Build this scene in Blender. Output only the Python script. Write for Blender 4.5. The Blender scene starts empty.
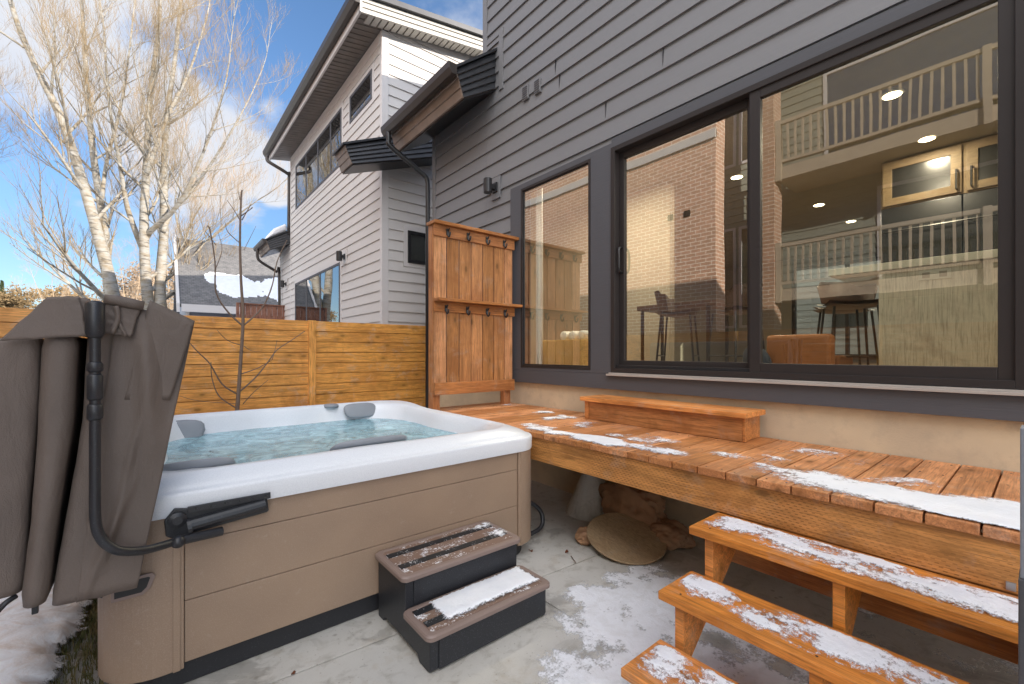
import bpy, bmesh, math, random
from mathutils import Vector, Matrix, noise
random.seed(7)
R = math.radians
sc = bpy.context.scene
COL = sc.collection

# ------------------------------------------------------------------ camera, sky, sun, exposure
F, TH, CH, HY = 439.0, R(39.35), 1.5, 353.0
cam = bpy.data.objects.new('camera', bpy.data.cameras.new('camera'))
COL.objects.link(cam)
cam.location = (0, 0, CH)
cam.rotation_euler = (R(90), 0, -TH)
cam.data.sensor_width = 36
cam.data.lens = F * 36 / 1024
cam.data.shift_y = 11 / 1024
cam.data.clip_start = 0.02
cam.data.clip_end = 2000
sc.camera = cam

SUN_EL, SUN_AZ = R(22.5), math.atan2(0.55, -0.835)      # azimuth measured from +Y towards +X
sun = bpy.data.objects.new('sun', bpy.data.lights.new('sun', 'SUN'))
COL.objects.link(sun)
sun.data.energy = 4.2
sun.data.angle = R(0.5)
sun.data.color = (1.0, 0.90, 0.78)
sdir = Vector((math.sin(SUN_AZ) * math.cos(SUN_EL), math.cos(SUN_AZ) * math.cos(SUN_EL), math.sin(SUN_EL)))
sun.rotation_euler = sdir.to_track_quat('Z', 'Y').to_euler()
sun.location = (20, -20, 30)

w = bpy.data.worlds.new('World'); sc.world = w; w.use_nodes = True
wn, wl = w.node_tree.nodes, w.node_tree.links
wn.clear()
wo = wn.new('ShaderNodeOutputWorld'); bg = wn.new('ShaderNodeBackground')
sky = wn.new('ShaderNodeTexSky'); sky.sky_type = 'NISHITA'; sky.sun_disc = False
sky.sun_elevation = SUN_EL; sky.sun_rotation = SUN_AZ
sky.altitude = 1400; sky.dust_density = 0.3; sky.air_density = 1.0; sky.ozone_density = 2.0
bg.inputs['Strength'].default_value = 0.10
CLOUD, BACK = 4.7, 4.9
def W(kind, **kw):
    n = wn.new(kind)
    for k, v in kw.items(): setattr(n, k, v)
    return n
def wmath(op, a, b=None, c=None, clamp=False):
    n = W('ShaderNodeMath', operation=op, use_clamp=clamp)
    for i, v in enumerate((a, b, c)):
        if v is None: continue
        if isinstance(v, (int, float)): n.inputs[i].default_value = v
        else: wl.new(v, n.inputs[i])
    return n.outputs[0]
tcw = W('ShaderNodeTexCoord')
sep = W('ShaderNodeSeparateXYZ'); wl.new(tcw.outputs['Generated'], sep.inputs[0])
zc = wmath('MAXIMUM', sep.outputs['Z'], 0.0)
zz = wmath('ADD', zc, 0.22)
cx = wmath('DIVIDE', sep.outputs['X'], zz); cy = wmath('DIVIDE', sep.outputs['Y'], zz)
cmb = W('ShaderNodeCombineXYZ'); wl.new(cx, cmb.inputs[0]); wl.new(cy, cmb.inputs[1])
n1 = W('ShaderNodeTexNoise'); n1.inputs['Scale'].default_value = 1.7; n1.inputs['Detail'].default_value = 9; n1.inputs['Roughness'].default_value = 0.56
wl.new(cmb.outputs[0], n1.inputs['Vector'])
def pxdir(px, py):
    t = (px - 512) / F; v = (HY - py) / F
    return Vector((math.sin(TH) + t * math.cos(TH), math.cos(TH) - t * math.sin(TH), v)).normalized()
def blob(direction, inner, outer, weight):
    vm = W('ShaderNodeVectorMath', operation='DOT_PRODUCT'); wl.new(tcw.outputs['Generated'], vm.inputs[0])
    vm.inputs[1].default_value = direction
    mr = W('ShaderNodeMapRange', interpolation_type='SMOOTHSTEP')
    wl.new(vm.outputs['Value'], mr.inputs['Value'])
    mr.inputs['From Min'].default_value = math.cos(outer); mr.inputs['From Max'].default_value = math.cos(inner)
    mr.inputs['To Min'].default_value = 0; mr.inputs['To Max'].default_value = weight
    return mr.outputs[0]
acc = n1.outputs[0]
for (px, py, a, b, wt) in ((150, 20, .10, .40, .20), (110, 200, .06, .34, .03), (225, 150, .02, .16, .10), (30, 60, .02, .16, .14),
                           (280, 60, .03, .17, -.16), (20, 120, .02, .11, -.16), (10, 230, .05, .2, -.1), (278, 190, .01, .045, .2),
                           (480, 10, .02, .18, .20), (276, 110, .0, .03, .10)):
    acc = wmath('ADD', acc, blob(pxdir(px, py), a, b, wt))
acc = wmath('ADD', acc, blob(Vector((-.75, -.45, .60)).normalized(), .45, 1.2, .34))      # added unseen bright cloud behind and overhead, lights the shaded yard
backf = blob(Vector((-.70, -.55, .50)).normalized(), .35, 1.25, BACK - 1)  # extra brightness of the added cloud out of view, as fill light
mr = W('ShaderNodeMapRange', interpolation_type='SMOOTHSTEP'); wl.new(acc, mr.inputs['Value'])
mr.inputs['From Min'].default_value = .56; mr.inputs['From Max'].default_value = .74
n2 = W('ShaderNodeTexNoise'); n2.inputs['Scale'].default_value = 3.0; n2.inputs['Detail'].default_value = 6
wl.new(cmb.outputs[0], n2.inputs['Vector'])
cr = W('ShaderNodeMix', data_type='RGBA'); wl.new(n2.outputs[0], cr.inputs['Factor'])
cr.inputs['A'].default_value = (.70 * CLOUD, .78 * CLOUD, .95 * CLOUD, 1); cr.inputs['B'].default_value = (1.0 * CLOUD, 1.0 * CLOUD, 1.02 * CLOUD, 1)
gm = W('ShaderNodeHueSaturation'); gm.inputs['Saturation'].default_value = 1.1; gm.inputs['Value'].default_value = 1.32; wl.new(sky.outputs[0], gm.inputs['Color'])
hz = W('ShaderNodeMapRange', interpolation_type='SMOOTHSTEP'); wl.new(zc, hz.inputs['Value'])
hz.inputs['From Min'].default_value = 0; hz.inputs['From Max'].default_value = .5; hz.inputs['To Min'].default_value = .5; hz.inputs['To Max'].default_value = 1
ms = W('ShaderNodeVectorMath', operation='SCALE'); wl.new(gm.outputs[0], ms.inputs[0]); wl.new(hz.outputs[0], ms.inputs['Scale'])
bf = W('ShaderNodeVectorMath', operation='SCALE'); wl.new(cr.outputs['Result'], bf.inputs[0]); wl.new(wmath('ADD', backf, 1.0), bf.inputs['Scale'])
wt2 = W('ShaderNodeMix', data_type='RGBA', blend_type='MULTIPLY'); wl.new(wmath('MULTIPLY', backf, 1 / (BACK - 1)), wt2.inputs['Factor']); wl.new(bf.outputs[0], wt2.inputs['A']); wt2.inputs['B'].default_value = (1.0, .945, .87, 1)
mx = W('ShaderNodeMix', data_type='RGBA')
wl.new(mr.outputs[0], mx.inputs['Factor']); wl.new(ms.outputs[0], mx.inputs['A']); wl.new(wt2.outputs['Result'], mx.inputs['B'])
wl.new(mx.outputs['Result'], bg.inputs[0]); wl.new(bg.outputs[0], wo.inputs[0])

sc.view_settings.view_transform = 'Standard'
sc.view_settings.look = 'None'
sc.view_settings.gamma = 1
sc.view_settings.use_curve_mapping = False
sc.view_settings.exposure = 1.0
sc.render.engine = 'CYCLES'
sc.cycles.max_bounces = 10
sc.cycles.transparent_max_bounces = 16

# ------------------------------------------------------------------ picture ray -> point on a plane (only used to read sizes off the photograph)
S_, C_ = math.sin(TH), math.cos(TH)
def onX(px, py, X):
    t = (px - 512) / F; d = X / (S_ + t * C_); return Vector((X, d * (C_ - t * S_), CH + (HY - py) * d / F))
def onY(px, py, Y):
    t = (px - 512) / F; d = Y / (C_ - t * S_); return Vector((d * (S_ + t * C_), Y, CH + (HY - py) * d / F))
def onZ(px, py, Z):
    t = (px - 512) / F; d = (CH - Z) * F / (py - HY); return Vector((d * (S_ + t * C_), d * (C_ - t * S_), Z))
def onD(px, py, d):
    t = (px - 512) / F; return Vector((d * (S_ + t * C_), d * (C_ - t * S_), CH + (HY - py) * d / F))

# ------------------------------------------------------------------ materials
def lin(c):
    return tuple(((x / 255) / 12.92 if x / 255 <= .04045 else ((x / 255 + .055) / 1.055) ** 2.4) for x in c)
class NT:
    def __init__(s, name):
        s.m = bpy.data.materials.new(name); s.m.use_nodes = True
        s.t = s.m.node_tree; s.n = s.t.nodes; s.l = s.t.links
        s.n.clear()
        s.out = s.n.new('ShaderNodeOutputMaterial')
        s.b = s.n.new('ShaderNodeBsdfPrincipled'); s.l.new(s.b.outputs[0], s.out.inputs[0])
        s.tc = s.n.new('ShaderNodeTexCoord')
        s.oi = None
    def set(s, inp, v):
        if isinstance(v, (int, float)): inp.default_value = v
        elif isinstance(v, (tuple, list)):
            inp.default_value = (*v, 1) if (len(v) == 3 and inp.type == 'RGBA') else v
        else: s.l.new(v, inp)
    def rnd(s):
        if not s.oi: s.oi = s.n.new('ShaderNodeObjectInfo')
        return s.oi.outputs['Random']
    def vec(s, scale=(1, 1, 1), random_offset=False, rot=(0, 0, 0)):
        v = s.tc.outputs['Object']
        if random_offset:
            mu = s.n.new('ShaderNodeMath'); mu.operation = 'MULTIPLY'; s.l.new(s.rnd(), mu.inputs[0]); mu.inputs[1].default_value = 97.0
            ad = s.n.new('ShaderNodeVectorMath'); ad.operation = 'ADD'; s.l.new(v, ad.inputs[0]); s.l.new(mu.outputs[0], ad.inputs[1]); v = ad.outputs[0]
        mp = s.n.new('ShaderNodeMapping'); s.l.new(v, mp.inputs[0]); mp.inputs['Scale'].default_value = scale; mp.inputs['Rotation'].default_value = rot
        return mp.outputs[0]
    def noise(s, v, scale=1, detail=5, rough=.5, dist=0):
        n = s.n.new('ShaderNodeTexNoise'); s.l.new(v, n.inputs['Vector'])
        n.inputs['Scale'].default_value = scale; n.inputs['Detail'].default_value = detail; n.inputs['Roughness'].default_value = rough; n.inputs['Distortion'].default_value = dist
        return n.outputs[0]
    def voro(s, v, scale=1, feature='F1'):
        n = s.n.new('ShaderNodeTexVoronoi'); n.feature = feature; s.l.new(v, n.inputs['Vector']); n.inputs['Scale'].default_value = scale
        return n.outputs['Distance']
    def ramp(s, f, stops):
        n = s.n.new('ShaderNodeValToRGB'); s.l.new(f, n.inputs[0])
        e = n.color_ramp.elements
        while len(e) < len(stops): e.new(.5)
        for el, (p, c) in zip(e, stops):
            el.position = p; el.color = (*c, 1) if len(c) == 3 else c
        return n.outputs[0]
    def mix(s, f, a, b, mode='MIX'):
        n = s.n.new('ShaderNodeMix'); n.data_type = 'RGBA'; n.blend_type = mode
        s.set(n.inputs['Factor'], f); s.set(n.inputs['A'], a); s.set(n.inputs['B'], b); return n.outputs['Result']
    def math(s, op, a, b=0.0, clamp=False):
        n = s.n.new('ShaderNodeMath'); n.operation = op; n.use_clamp = clamp; s.set(n.inputs[0], a); s.set(n.inputs[1], b); return n.outputs[0]
    def mr(s, v, a, b, c=0, d=1):
        n = s.n.new('ShaderNodeMapRange'); s.l.new(v, n.inputs[0])
        for i, x in enumerate((a, b, c, d)): n.inputs[i + 1].default_value = x
        return n.outputs[0]
    def bump(s, h, strength=.3, dist=.01):
        n = s.n.new('ShaderNodeBump'); s.l.new(h, n.inputs['Height']); n.inputs['Strength'].default_value = strength; n.inputs['Distance'].default_value = dist
        s.l.new(n.outputs[0], s.b.inputs['Normal'])
    def done(s, color=None, rough=.6, metal=0, spec=.5):
        if color is not None: s.set(s.b.inputs['Base Color'], color)
        s.set(s.b.inputs['Roughness'], rough); s.set(s.b.inputs['Metallic'], metal); s.set(s.b.inputs['Specular IOR Level'], spec)
        return s.m

def wood(name, axis, base, dark=.42, rough=.5, knots=True, incised=False, light=1.32, var=.35):
    k = NT(name)
    al = {'X': (1.1, 22, 22), 'Y': (22, 1.1, 22), 'Z': (22, 22, 1.1)}[axis]
    v = k.vec(al, True)
    g = k.noise(v, 1.6, 8, .62, 1.1)
    fine = k.noise(k.vec(tuple(a * 5 for a in al), True), 1.5, 3, .6)
    bl = k.noise(k.vec((2.2, 2.2, 2.2), True), 1.0, 3)
    c = k.ramp(g, [(.25, tuple(x * dark for x in base)), (.48, base), (.62, tuple(x * light for x in base)), (.8, tuple(x * .8 for x in base))])
    c = k.mix(k.mr(bl, .35, .7), c, tuple(min(1, x * .72) for x in base), 'MIX') if False else k.mix(k.mr(bl, .42, .72, 0, .5), c, tuple(x * y for x, y in zip(base, (.75, .62, .5))))
    c = k.mix(k.mr(fine, .48, .68, 0, .6), c, tuple(x * .35 for x in base))
    hsv = k.n.new('ShaderNodeHueSaturation'); k.l.new(c, hsv.inputs['Color'])
    k.l.new(k.mr(k.rnd(), 0, 1, 1 - var, 1 + var * .6), hsv.inputs['Value']); k.l.new(k.mr(k.rnd(), 0, 1, 1.02, .90), hsv.inputs['Saturation'])
    c = hsv.outputs[0]
    wr = k.noise(k.vec((1, 1, 1)), 3.1, 7, .66, .9)
    c = k.mix(k.mr(wr, .50, .64, 0, .42), c, tuple(x * y for x, y in zip(base, (.50, .42, .40))))
    wg = k.noise(k.vec((1.3, 1.3, 1.3), rot=(.3, .2, .7)), 4.3, 6, .7, .4)
    g_ = sum(base) / 3; c = k.mix(k.mr(wg, .55, .72, 0, .35), c, (g_ * 1.35 + .05, g_ * 1.2 + .04, g_ * 1.05 + .03))
    if knots:
        ks = {'X': (3.4, 7, 7), 'Y': (7, 3.4, 7), 'Z': (7, 7, 3.4)}[axis]
        d = k.voro(k.vec(ks, True), 1.0)
        c = k.mix(k.mr(d, .08, .15, .85, 0), c, tuple(x * .16 for x in base))
        c = k.mix(k.mr(d, .15, .36, .5, 0), c, tuple(x * .5 for x in base))
    h = g
    if incised:
        sp = k.n.new('ShaderNodeSeparateXYZ'); k.l.new(k.tc.outputs['Object'], sp.inputs[0])
        ax = sp.outputs[{'X': 0, 'Y': 1}[axis]]; zz_ = sp.outputs[2]
        row = k.math('FLOOR', k.math('MULTIPLY', zz_, 80.0))
        a = k.math('FRACT', k.math('ADD', k.math('MULTIPLY', ax, 33.0), k.math('MULTIPLY', row, .618)))
        b_ = k.math('FRACT', k.math('MULTIPLY', zz_, 80.0))
        dash = k.math('MULTIPLY', k.math('LESS_THAN', a, .42), k.math('LESS_THAN', b_, .3))
        c = k.mix(k.math('MULTIPLY', dash, k.mr(bl, .4, .6, .15, .75)), c, tuple(x * .2 for x in base))
    k.bump(k.math('ADD', h, k.math('MULTIPLY', fine, .5)), .4, .005)
    k.set(k.b.inputs['Roughness'], k.mr(bl, .3, .7, rough - .12, rough + .15))
    k.set(k.b.inputs['Base Color'], c); k.b.inputs['Specular IOR Level'].default_value = .4
    return k.m
DECK = (.50, .19, .062)
M = {}
M['deck_x'] = wood('deck_wood_x', 'X', (.58, .238, .075), var=.36)
M['deck_y'] = wood('deck_wood_y', 'Y', (.52, .20, .05), var=.12)
M['step_y'] = wood('step_wood_y', 'Y', (.68, .255, .045), var=.1)
M['fascia_y'] = wood('fascia_wood_y', 'Y', (.56, .25, .06), incised=True, knots=True, var=.1)
M['dark_y'] = wood('ledger_wood_y', 'Y', (.42, .17, .045), var=.1)
M['screen_z'] = wood('screen_wood_z', 'Z', (.50, .215, .065), var=.4)
M['screen_x'] = wood('screen_wood_x', 'X', (.46, .18, .05), var=.15)
M['post_z'] = wood('post_wood_z', 'Z', (.46, .18, .05), var=.15)
M['fence_x'] = wood('fence_wood_x', 'X', (.84, .385, .07), var=.22)
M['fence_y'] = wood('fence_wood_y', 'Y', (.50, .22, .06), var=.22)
M['fence_z'] = wood('fence_wood_z', 'Z', (.84, .385, .07), var=.1)
M['oldfence_z'] = wood('old_fence_wood_z', 'Z', (.24, .10, .06), var=.25)
M['cabinet_y'] = wood('cabinet_veneer', 'Y', (.22, .155, .09), knots=False, var=.1, dark=.75, light=1.1)
M['island_z'] = wood('island_veneer', 'Z', (.72, .68, .58), knots=False, var=.05, dark=.82, light=1.08)

def siding(name, col, rough=.55, bumps=.2):
    k = NT(name); v = k.vec((3, 3, 60)); g = k.noise(v, 2, 6, .6)
    big = k.noise(k.vec((.7, .7, .7)), 1, 4)
    c = k.mix(k.mr(g, .4, .7, 0, .25), col, tuple(x * .8 for x in col)); c = k.mix(k.mr(big, .4, .7, 0, .18), c, tuple(x * .82 for x in col))
    k.bump(g, bumps, .004)
    return k.done(c, rough)
M['siding_grey'] = siding('grey_siding', (.188, .188, .195))
M['trim_grey'] = siding('grey_trim', (.078, .080, .091), .6, .4)
M['siding_white'] = siding('white_siding', (.60, .58, .56))
M['trim_white'] = siding('white_trim', (.63, .61, .60), .5, .1)
M['siding_green'] = siding('sage_siding', (.28, .30, .25))
M['siding_blue'] = siding('blue_siding', (.24, .26, .30))
def paint(name, col, rough=.5, metal=0, spec=.5, speck=0, speck_col=(.4, .4, .4), scale=300, bump=0):
    k = NT(name); g = k.noise(k.vec((1, 1, 1)), 6, 5)
    c = k.mix(k.mr(g, .35, .7, 0, .3), col, tuple(x * .75 for x in col))
    if speck:
        s2 = k.noise(k.vec((1, 1, 1)), scale, 2, .5); c = k.mix(k.mr(s2, .62, .72, 0, speck), c, speck_col)
        if bump: k.bump(s2, bump, .001)
    elif bump:
        k.bump(k.noise(k.vec((1, 1, 1)), scale, 3), bump, .001)
    return k.done(c, rough, metal, spec)
M['bronze'] = paint('bronze_frame', (.030, .025, .024), .5, spec=.3, bump=.1)
M['black'] = paint('black_metal', (.018, .018, .02), .35)
M['flash'] = paint('sill_flashing', (.52, .48, .44), .35, .3)
M['foundation'] = None
k = NT('foundation_stucco'); g = k.noise(k.vec((1, 1, 1)), 120, 4); b1 = k.noise(k.vec((1, 1, 1)), 2.2, 5)
k.bump(g, .5, .003); M['foundation'] = k.done(k.mix(k.mr(b1, .35, .7, 0, .8), k.mix(k.mr(k.noise(k.vec(), 6, 8, .7), .5, .72, 0, .6), (.62, .51, .35), (.36, .30, .23)), (.45, .37, .27)), .9)
k = NT('interior_paint'); M['int_wall'] = k.done(k.mix(k.mr(k.noise(k.vec(), 3, 4), .3, .7), (.40, .36, .30), (.36, .32, .27)), .8)
M['int_ceiling'] = paint('ceiling_paint', (.34, .31, .25), .9)
M['int_floor'] = wood('interior_floor', 'Y', (.30, .20, .12), knots=False, var=.02)
def metalroof(name, col, axis):
    k = NT(name); v = k.vec((3, 3, 3)); g = k.noise(v, 2, 5)
    return k.done(k.mix(k.mr(g, .35, .7, 0, .5), col, tuple(x * 1.6 for x in col)), .45, .3)
M['darkmetal'] = metalroof('dark_metal_cladding', (.035, .037, .042), 'Y')
M['tanmetal'] = metalroof('tan_soffit_metal', (.20, .155, .125), 'Y')
M['soffit'] = metalroof('brown_soffit_metal', (.165, .145, .13), 'X')
M['gutter'] = paint('gutter_brown', (.06, .052, .048), .35, .4)
M['beige'] = paint('beige_fascia', (.50, .48, .44), .5)
k = NT('shingles'); v = k.vec((1, 1, 1)); br = k.n.new('ShaderNodeTexBrick'); k.l.new(v, br.inputs['Vector'])
br.inputs['Scale'].default_value = 3.2; br.inputs['Color1'].default_value = (.10, .10, .105, 1); br.inputs['Color2'].default_value = (.16, .155, .155, 1); br.inputs['Mortar'].default_value = (.05, .05, .05, 1)
M['shingle'] = k.done(k.mix(k.mr(k.noise(k.vec(), 5, 6), .3, .7, 0, .5), br.outputs[0], (.2, .2, .2)), .9)
# brick
def brick(name, rot, c1, c2, mortar, rowh, bw):
    k = NT(name); s3 = k.n.new('ShaderNodeSeparateXYZ'); k.l.new(k.tc.outputs['Object'], s3.inputs[0]); c3 = k.n.new('ShaderNodeCombineXYZ')
    k.l.new(k.math('ADD', s3.outputs[1], s3.outputs[0]), c3.inputs[0]); k.l.new(s3.outputs[2], c3.inputs[1]); v = c3.outputs[0]
    br = k.n.new('ShaderNodeTexBrick'); k.l.new(v, br.inputs['Vector'])
    br.inputs['Scale'].default_value = 1.0; br.inputs['Row Height'].default_value = rowh; br.inputs['Brick Width'].default_value = bw
    br.inputs['Mortar Size'].default_value = .009; br.inputs['Bias'].default_value = -.1
    br.inputs['Color1'].default_value = (*c1, 1); br.inputs['Color2'].default_value = (*c2, 1); br.inputs['Mortar'].default_value = (*mortar, 1)
    c = k.mix(k.mr(k.noise(k.vec(), 9, 5), .35, .7, 0, .4), br.outputs[0], tuple(x * .6 for x in c1))
    k.bump(br.outputs['Fac'], -.4, .01)
    return k.done(c, .9)
M['brick'] = brick('tan_brick', (R(90), 0, R(90)), (.54, .31, .20), (.42, .25, .155), (.80, .72, .60), .09, .26)
# concrete
k = NT('patio_concrete')
b1 = k.noise(k.vec(), 1.3, 7, .6); b2 = k.noise(k.vec(), 9, 6, .6, .6); b3 = k.noise(k.vec(), 160, 3)
wet = k.noise(k.vec((1, 1, 1), rot=(0, 0, 1)), 2.3, 7, .62, .8)
c = k.mix(k.mr(b1, .3, .7), (.60, .585, .54), (.47, .455, .42))
c = k.mix(k.mr(b2, .52, .70, 0, .6), c, (.30, .275, .23))
c = k.mix(k.mr(wet, .56, .60, 0, .42), c, (.20, .19, .17))
c = k.mix(k.mr(b3, .6, .75, 0, .3), c, (.22, .21, .2))
c = k.mix(k.mr(k.voro(k.vec(), 7.0), .06, .10, .55, 0), c, (.24, .22, .19))
c = k.mix(k.mr(k.voro(k.vec((1, 1, 1), rot=(0, 0, .5)), 31.0), .07, .13, .5, 0), c, (.20, .17, .13))
c = k.mix(k.mr(k.noise(k.vec(), 3.6, 8, .72, .3), .55, .70, 0, .5), c, (.40, .33, .24))
k.bump(k.math('ADD', k.math('MULTIPLY', b3, .5), b2), .3, .004)
k.set(k.b.inputs['Roughness'], k.mr(wet, .54, .62, .8, .35)); M['concrete'] = k.done(c, .75); k.set(k.b.inputs['Roughness'], k.mr(wet, .54, .62, .8, .4))
# snow
k = NT('snow_surface')
b1 = k.noise(k.vec(), 60, 6, .6); b2 = k.noise(k.vec(), 7, 5)
k.bump(k.math('ADD', b1, k.math('MULTIPLY', b2, 2.0)), .55, .006)
k.b.inputs['Subsurface Weight'].default_value = .15; k.b.inputs['Subsurface Radius'].default_value = (.02, .025, .03); k.b.inputs['Subsurface Scale'].default_value = .3
M['snow'] = k.done(k.mix(k.mr(b2, .4, .7, 0, .5), (.84, .86, .90), (.68, .72, .78)), .6)
k = NT('dirty_snow'); b2 = k.noise(k.vec(), 5, 7, .65, 1); b1 = k.noise(k.vec(), 70, 5)
k.bump(k.math('ADD', b1, k.math('MULTIPLY', b2, 3.0)), .4, .008)
M['snow_dirty'] = k.done(k.mix(k.mr(b2, .45, .68, 0, .85), (.84, .87, .92), (.60, .50, .43)), .65)
# slushy thin snow on concrete
k = NT('thin_snow'); b2 = k.noise(k.vec(), 11, 8, .68, .6); b1 = k.noise(k.vec(), 90, 5)
k.bump(k.math('ADD', b1, b2), .6, .005)
M['snow_thin'] = k.done(k.mix(k.mr(b2, .46, .62, 0, .8), (.88, .90, .94), (.76, .77, .79)), .5)
def coverage(mat, sc1=55, sc2=190, gain=5.0, amt=.5, thinout=0.0):
    k = NT.__new__(NT); k.m = mat; k.t = mat.node_tree; k.n = k.t.nodes; k.l = k.t.links; k.oi = None
    k.b = [n for n in k.n if n.type == 'BSDF_PRINCIPLED'][0]; k.tc = [n for n in k.n if n.type == 'TEX_COORD'][0]
    a = k.n.new('ShaderNodeAttribute'); a.attribute_name = 'cover'
    nz = k.math('ADD', k.math('MULTIPLY', k.noise(k.vec(), sc1, 5, .65), .6), k.math('MULTIPLY', k.noise(k.vec(), sc2, 3, .6), .4))
    v = k.math('ADD', k.math('ADD', a.outputs['Fac'], -thinout), k.math('MULTIPLY', k.math('SUBTRACT', nz, .5), amt * 2.6))
    k.l.new(k.math('MULTIPLY', v, gain, True), k.b.inputs['Alpha'])
coverage(M['snow'], 45, 190, 3.2, .62, .08); coverage(M['snow_thin'], 22, 90, 4.5, .38); coverage(M['snow_dirty'], 18, 80, 12, .2)
for nm_ in ('snow_solid',):
    M[nm_] = paint('snow_crust', (.8, .83, .88), .6, bump=.5, scale=60)
# ground
k = NT('yard_ground'); b2 = k.noise(k.vec(), .8, 7, .6)
M['ground'] = k.done(k.mix(k.mr(b2, .42, .55), (.16, .13, .08), (.75, .78, .82)), .9)
k = NT('winter_grass'); M['grass'] = k.done(k.mix(k.mr(k.noise(k.vec(), 25, 3), .35, .65), (.06, .085, .02), (.20, .15, .06)), .7)
# tub
k = NT('tub_cabinet'); b1 = k.noise(k.vec(), 240, 3); b2 = k.noise(k.vec(), 3, 5); b3 = k.noise(k.vec((6, 6, 1.2)), 5, 6, .65)
k.bump(b1, .4, .001); c = k.mix(k.mr(b2, .3, .7), (.335, .235, .16), (.285, .20, .14)); c = k.mix(k.mr(b3, .64, .78, 0, .14), c, (.5, .45, .40))
c = k.mix(k.mr(k.noise(k.vec((1, 1, 1)), 17, 8, .78, .5), .60, .72, 0, .35), c, (.50, .43, .36))
M['taupe'] = k.done(k.mix(k.mr(b1, .52, .68, 0, .45), c, (.42, .33, .26)), .5)
k = NT('tub_acrylic'); b1 = k.noise(k.vec(), 160, 3); k.b.inputs['Coat Weight'].default_value = .3; k.b.inputs['Coat Roughness'].default_value = .15
M['acrylic'] = k.done(k.mix(k.mr(b1, .4, .65, 0, .35), (.76, .79, .83), (.60, .63, .68)), .35)
M['step_black'] = paint('speckled_black_plastic', (.020, .022, .027), .45, speck=.5, speck_col=(.16, .17, .19), scale=260, bump=.2)
M['base_black'] = paint('black_tub_base', (.018, .019, .023), .5, speck=.25, speck_col=(.10, .10, .11), scale=200, bump=.2)
M['tread_taupe'] = paint('taupe_plastic', (.25, .185, .16), .42, bump=.2)
k = NT('frosted_taupe'); b = k.math('ADD', k.math('MULTIPLY', k.noise(k.vec(), 75, 5, .7), .6), k.math('MULTIPLY', k.noise(k.vec(), 13, 3), .4)); c = k.mix(k.mr(b, .54, .60), (.21, .135, .10), (.75, .76, .8)); k.bump(b, .5, .004); M['tread_frost'] = k.done(c, .55)
k = NT('grip_rubber'); b = k.math('ADD', k.math('MULTIPLY', k.noise(k.vec(), 95, 5, .7), .6), k.math('MULTIPLY', k.noise(k.vec(), 11, 3), .4)); c = k.mix(k.mr(b, .57, .62), (.012, .013, .016), (.7, .72, .76)); k.bump(b, .5, .004); M['grip'] = k.done(c, .6)
M['pillow'] = paint('grey_pillow', (.27, .29, .32), .45, bump=.15)
k = NT('vinyl_cover'); b1 = k.noise(k.vec(), 330, 2); b2 = k.noise(k.vec((2, 2, .8)), 7, 5, .6, 1.0); b3 = k.noise(k.vec(), 2.3, 3)
k.bump(k.math('ADD', k.math('MULTIPLY', b2, 2.2), k.math('MULTIPLY', b1, .35)), .35, .012)
c = k.mix(k.mr(b3, .35, .65), (.160, .126, .106), (.125, .100, .085)); M['vinyl'] = k.done(k.mix(k.mr(b1, .55, .8, 0, .25), c, (.25, .21, .19)), .55, spec=.35)
M['plastic_black'] = paint('black_plastic', (.022, .023, .027), .38, speck=.25, speck_col=(.2, .2, .2), scale=250)
M['tan_board'] = wood('pressed_board', 'Y', (.44, .31, .17), knots=False, dark=.75, light=1.1, var=0)
k = NT('brown_cloth'); b = k.noise(k.vec(), 6, 6); k.bump(b, .5, .03); M['cloth'] = k.done(k.mix(k.mr(b, .3, .7), (.42, .24, .13), (.28, .155, .085)), .7)
M['leather'] = paint('brown_leather', (.30, .11, .035), .45, bump=.3)
M['stool'] = paint('dark_brown_leather', (.085, .045, .03), .45)
M['navy'] = paint('dark_blue_fabric', (.02, .03, .05), .8)
M['counter'] = paint('white_counter', (.72, .70, .62), .25)
M['steel'] = paint('dark_steel', (.08, .08, .085), .25, .8)
M['towel'] = paint('white_towel', (.78, .78, .76), .95, bump=.8)
k = NT('wicker'); b = k.noise(k.vec((1, 1, 5)), 40, 3); k.bump(b, .6, .006); M['wicker'] = k.done(k.mix(k.mr(b, .35, .65), (.55, .36, .12), (.40, .25, .08)), .7)
M['galv'] = paint('galvanised', (.45, .45, .46), .35, .8)
M['curtain'] = paint('white_curtain', (.75, .76, .8), .9)
M['leaf'] = paint('dead_leaf', (.18, .055, .02), .6)
M['balcony'] = paint('tan_balcony_paint', (.50, .42, .31), .6)
def glassmat(name, ior, tint, coat=.0):
    k = NT(name); k.n.remove(k.b)
    fr = k.n.new('ShaderNodeFresnel'); fr.inputs[0].default_value = ior
    tr = k.n.new('ShaderNodeBsdfTransparent'); tr.inputs[0].default_value = (*tint, 1)
    gl = k.n.new('ShaderNodeBsdfGlossy'); gl.inputs['Roughness'].default_value = 0.0; gl.inputs[0].default_value = (1, 1, 1, 1)
    bm_ = k.n.new('ShaderNodeBump'); ns = k.noise(k.vec(), 1.1, 2); k.l.new(ns, bm_.inputs['Height']); bm_.inputs['Strength'].default_value = .05; bm_.inputs['Distance'].default_value = .02
    k.l.new(bm_.outputs[0], gl.inputs['Normal'])
    mxs = k.n.new('ShaderNodeMixShader'); ge = k.n.new('ShaderNodeNewGeometry'); k.l.new(k.math('MULTIPLY', k.math('ADD', fr.outputs[0], coat, True), k.math('SUBTRACT', 1.0, ge.outputs['Backfacing'])), mxs.inputs[0]); k.l.new(tr.outputs[0], mxs.inputs[1]); k.l.new(gl.outputs[0], mxs.inputs[2])
    k.l.new(mxs.outputs[0], k.out.inputs[0]); return k.m
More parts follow.
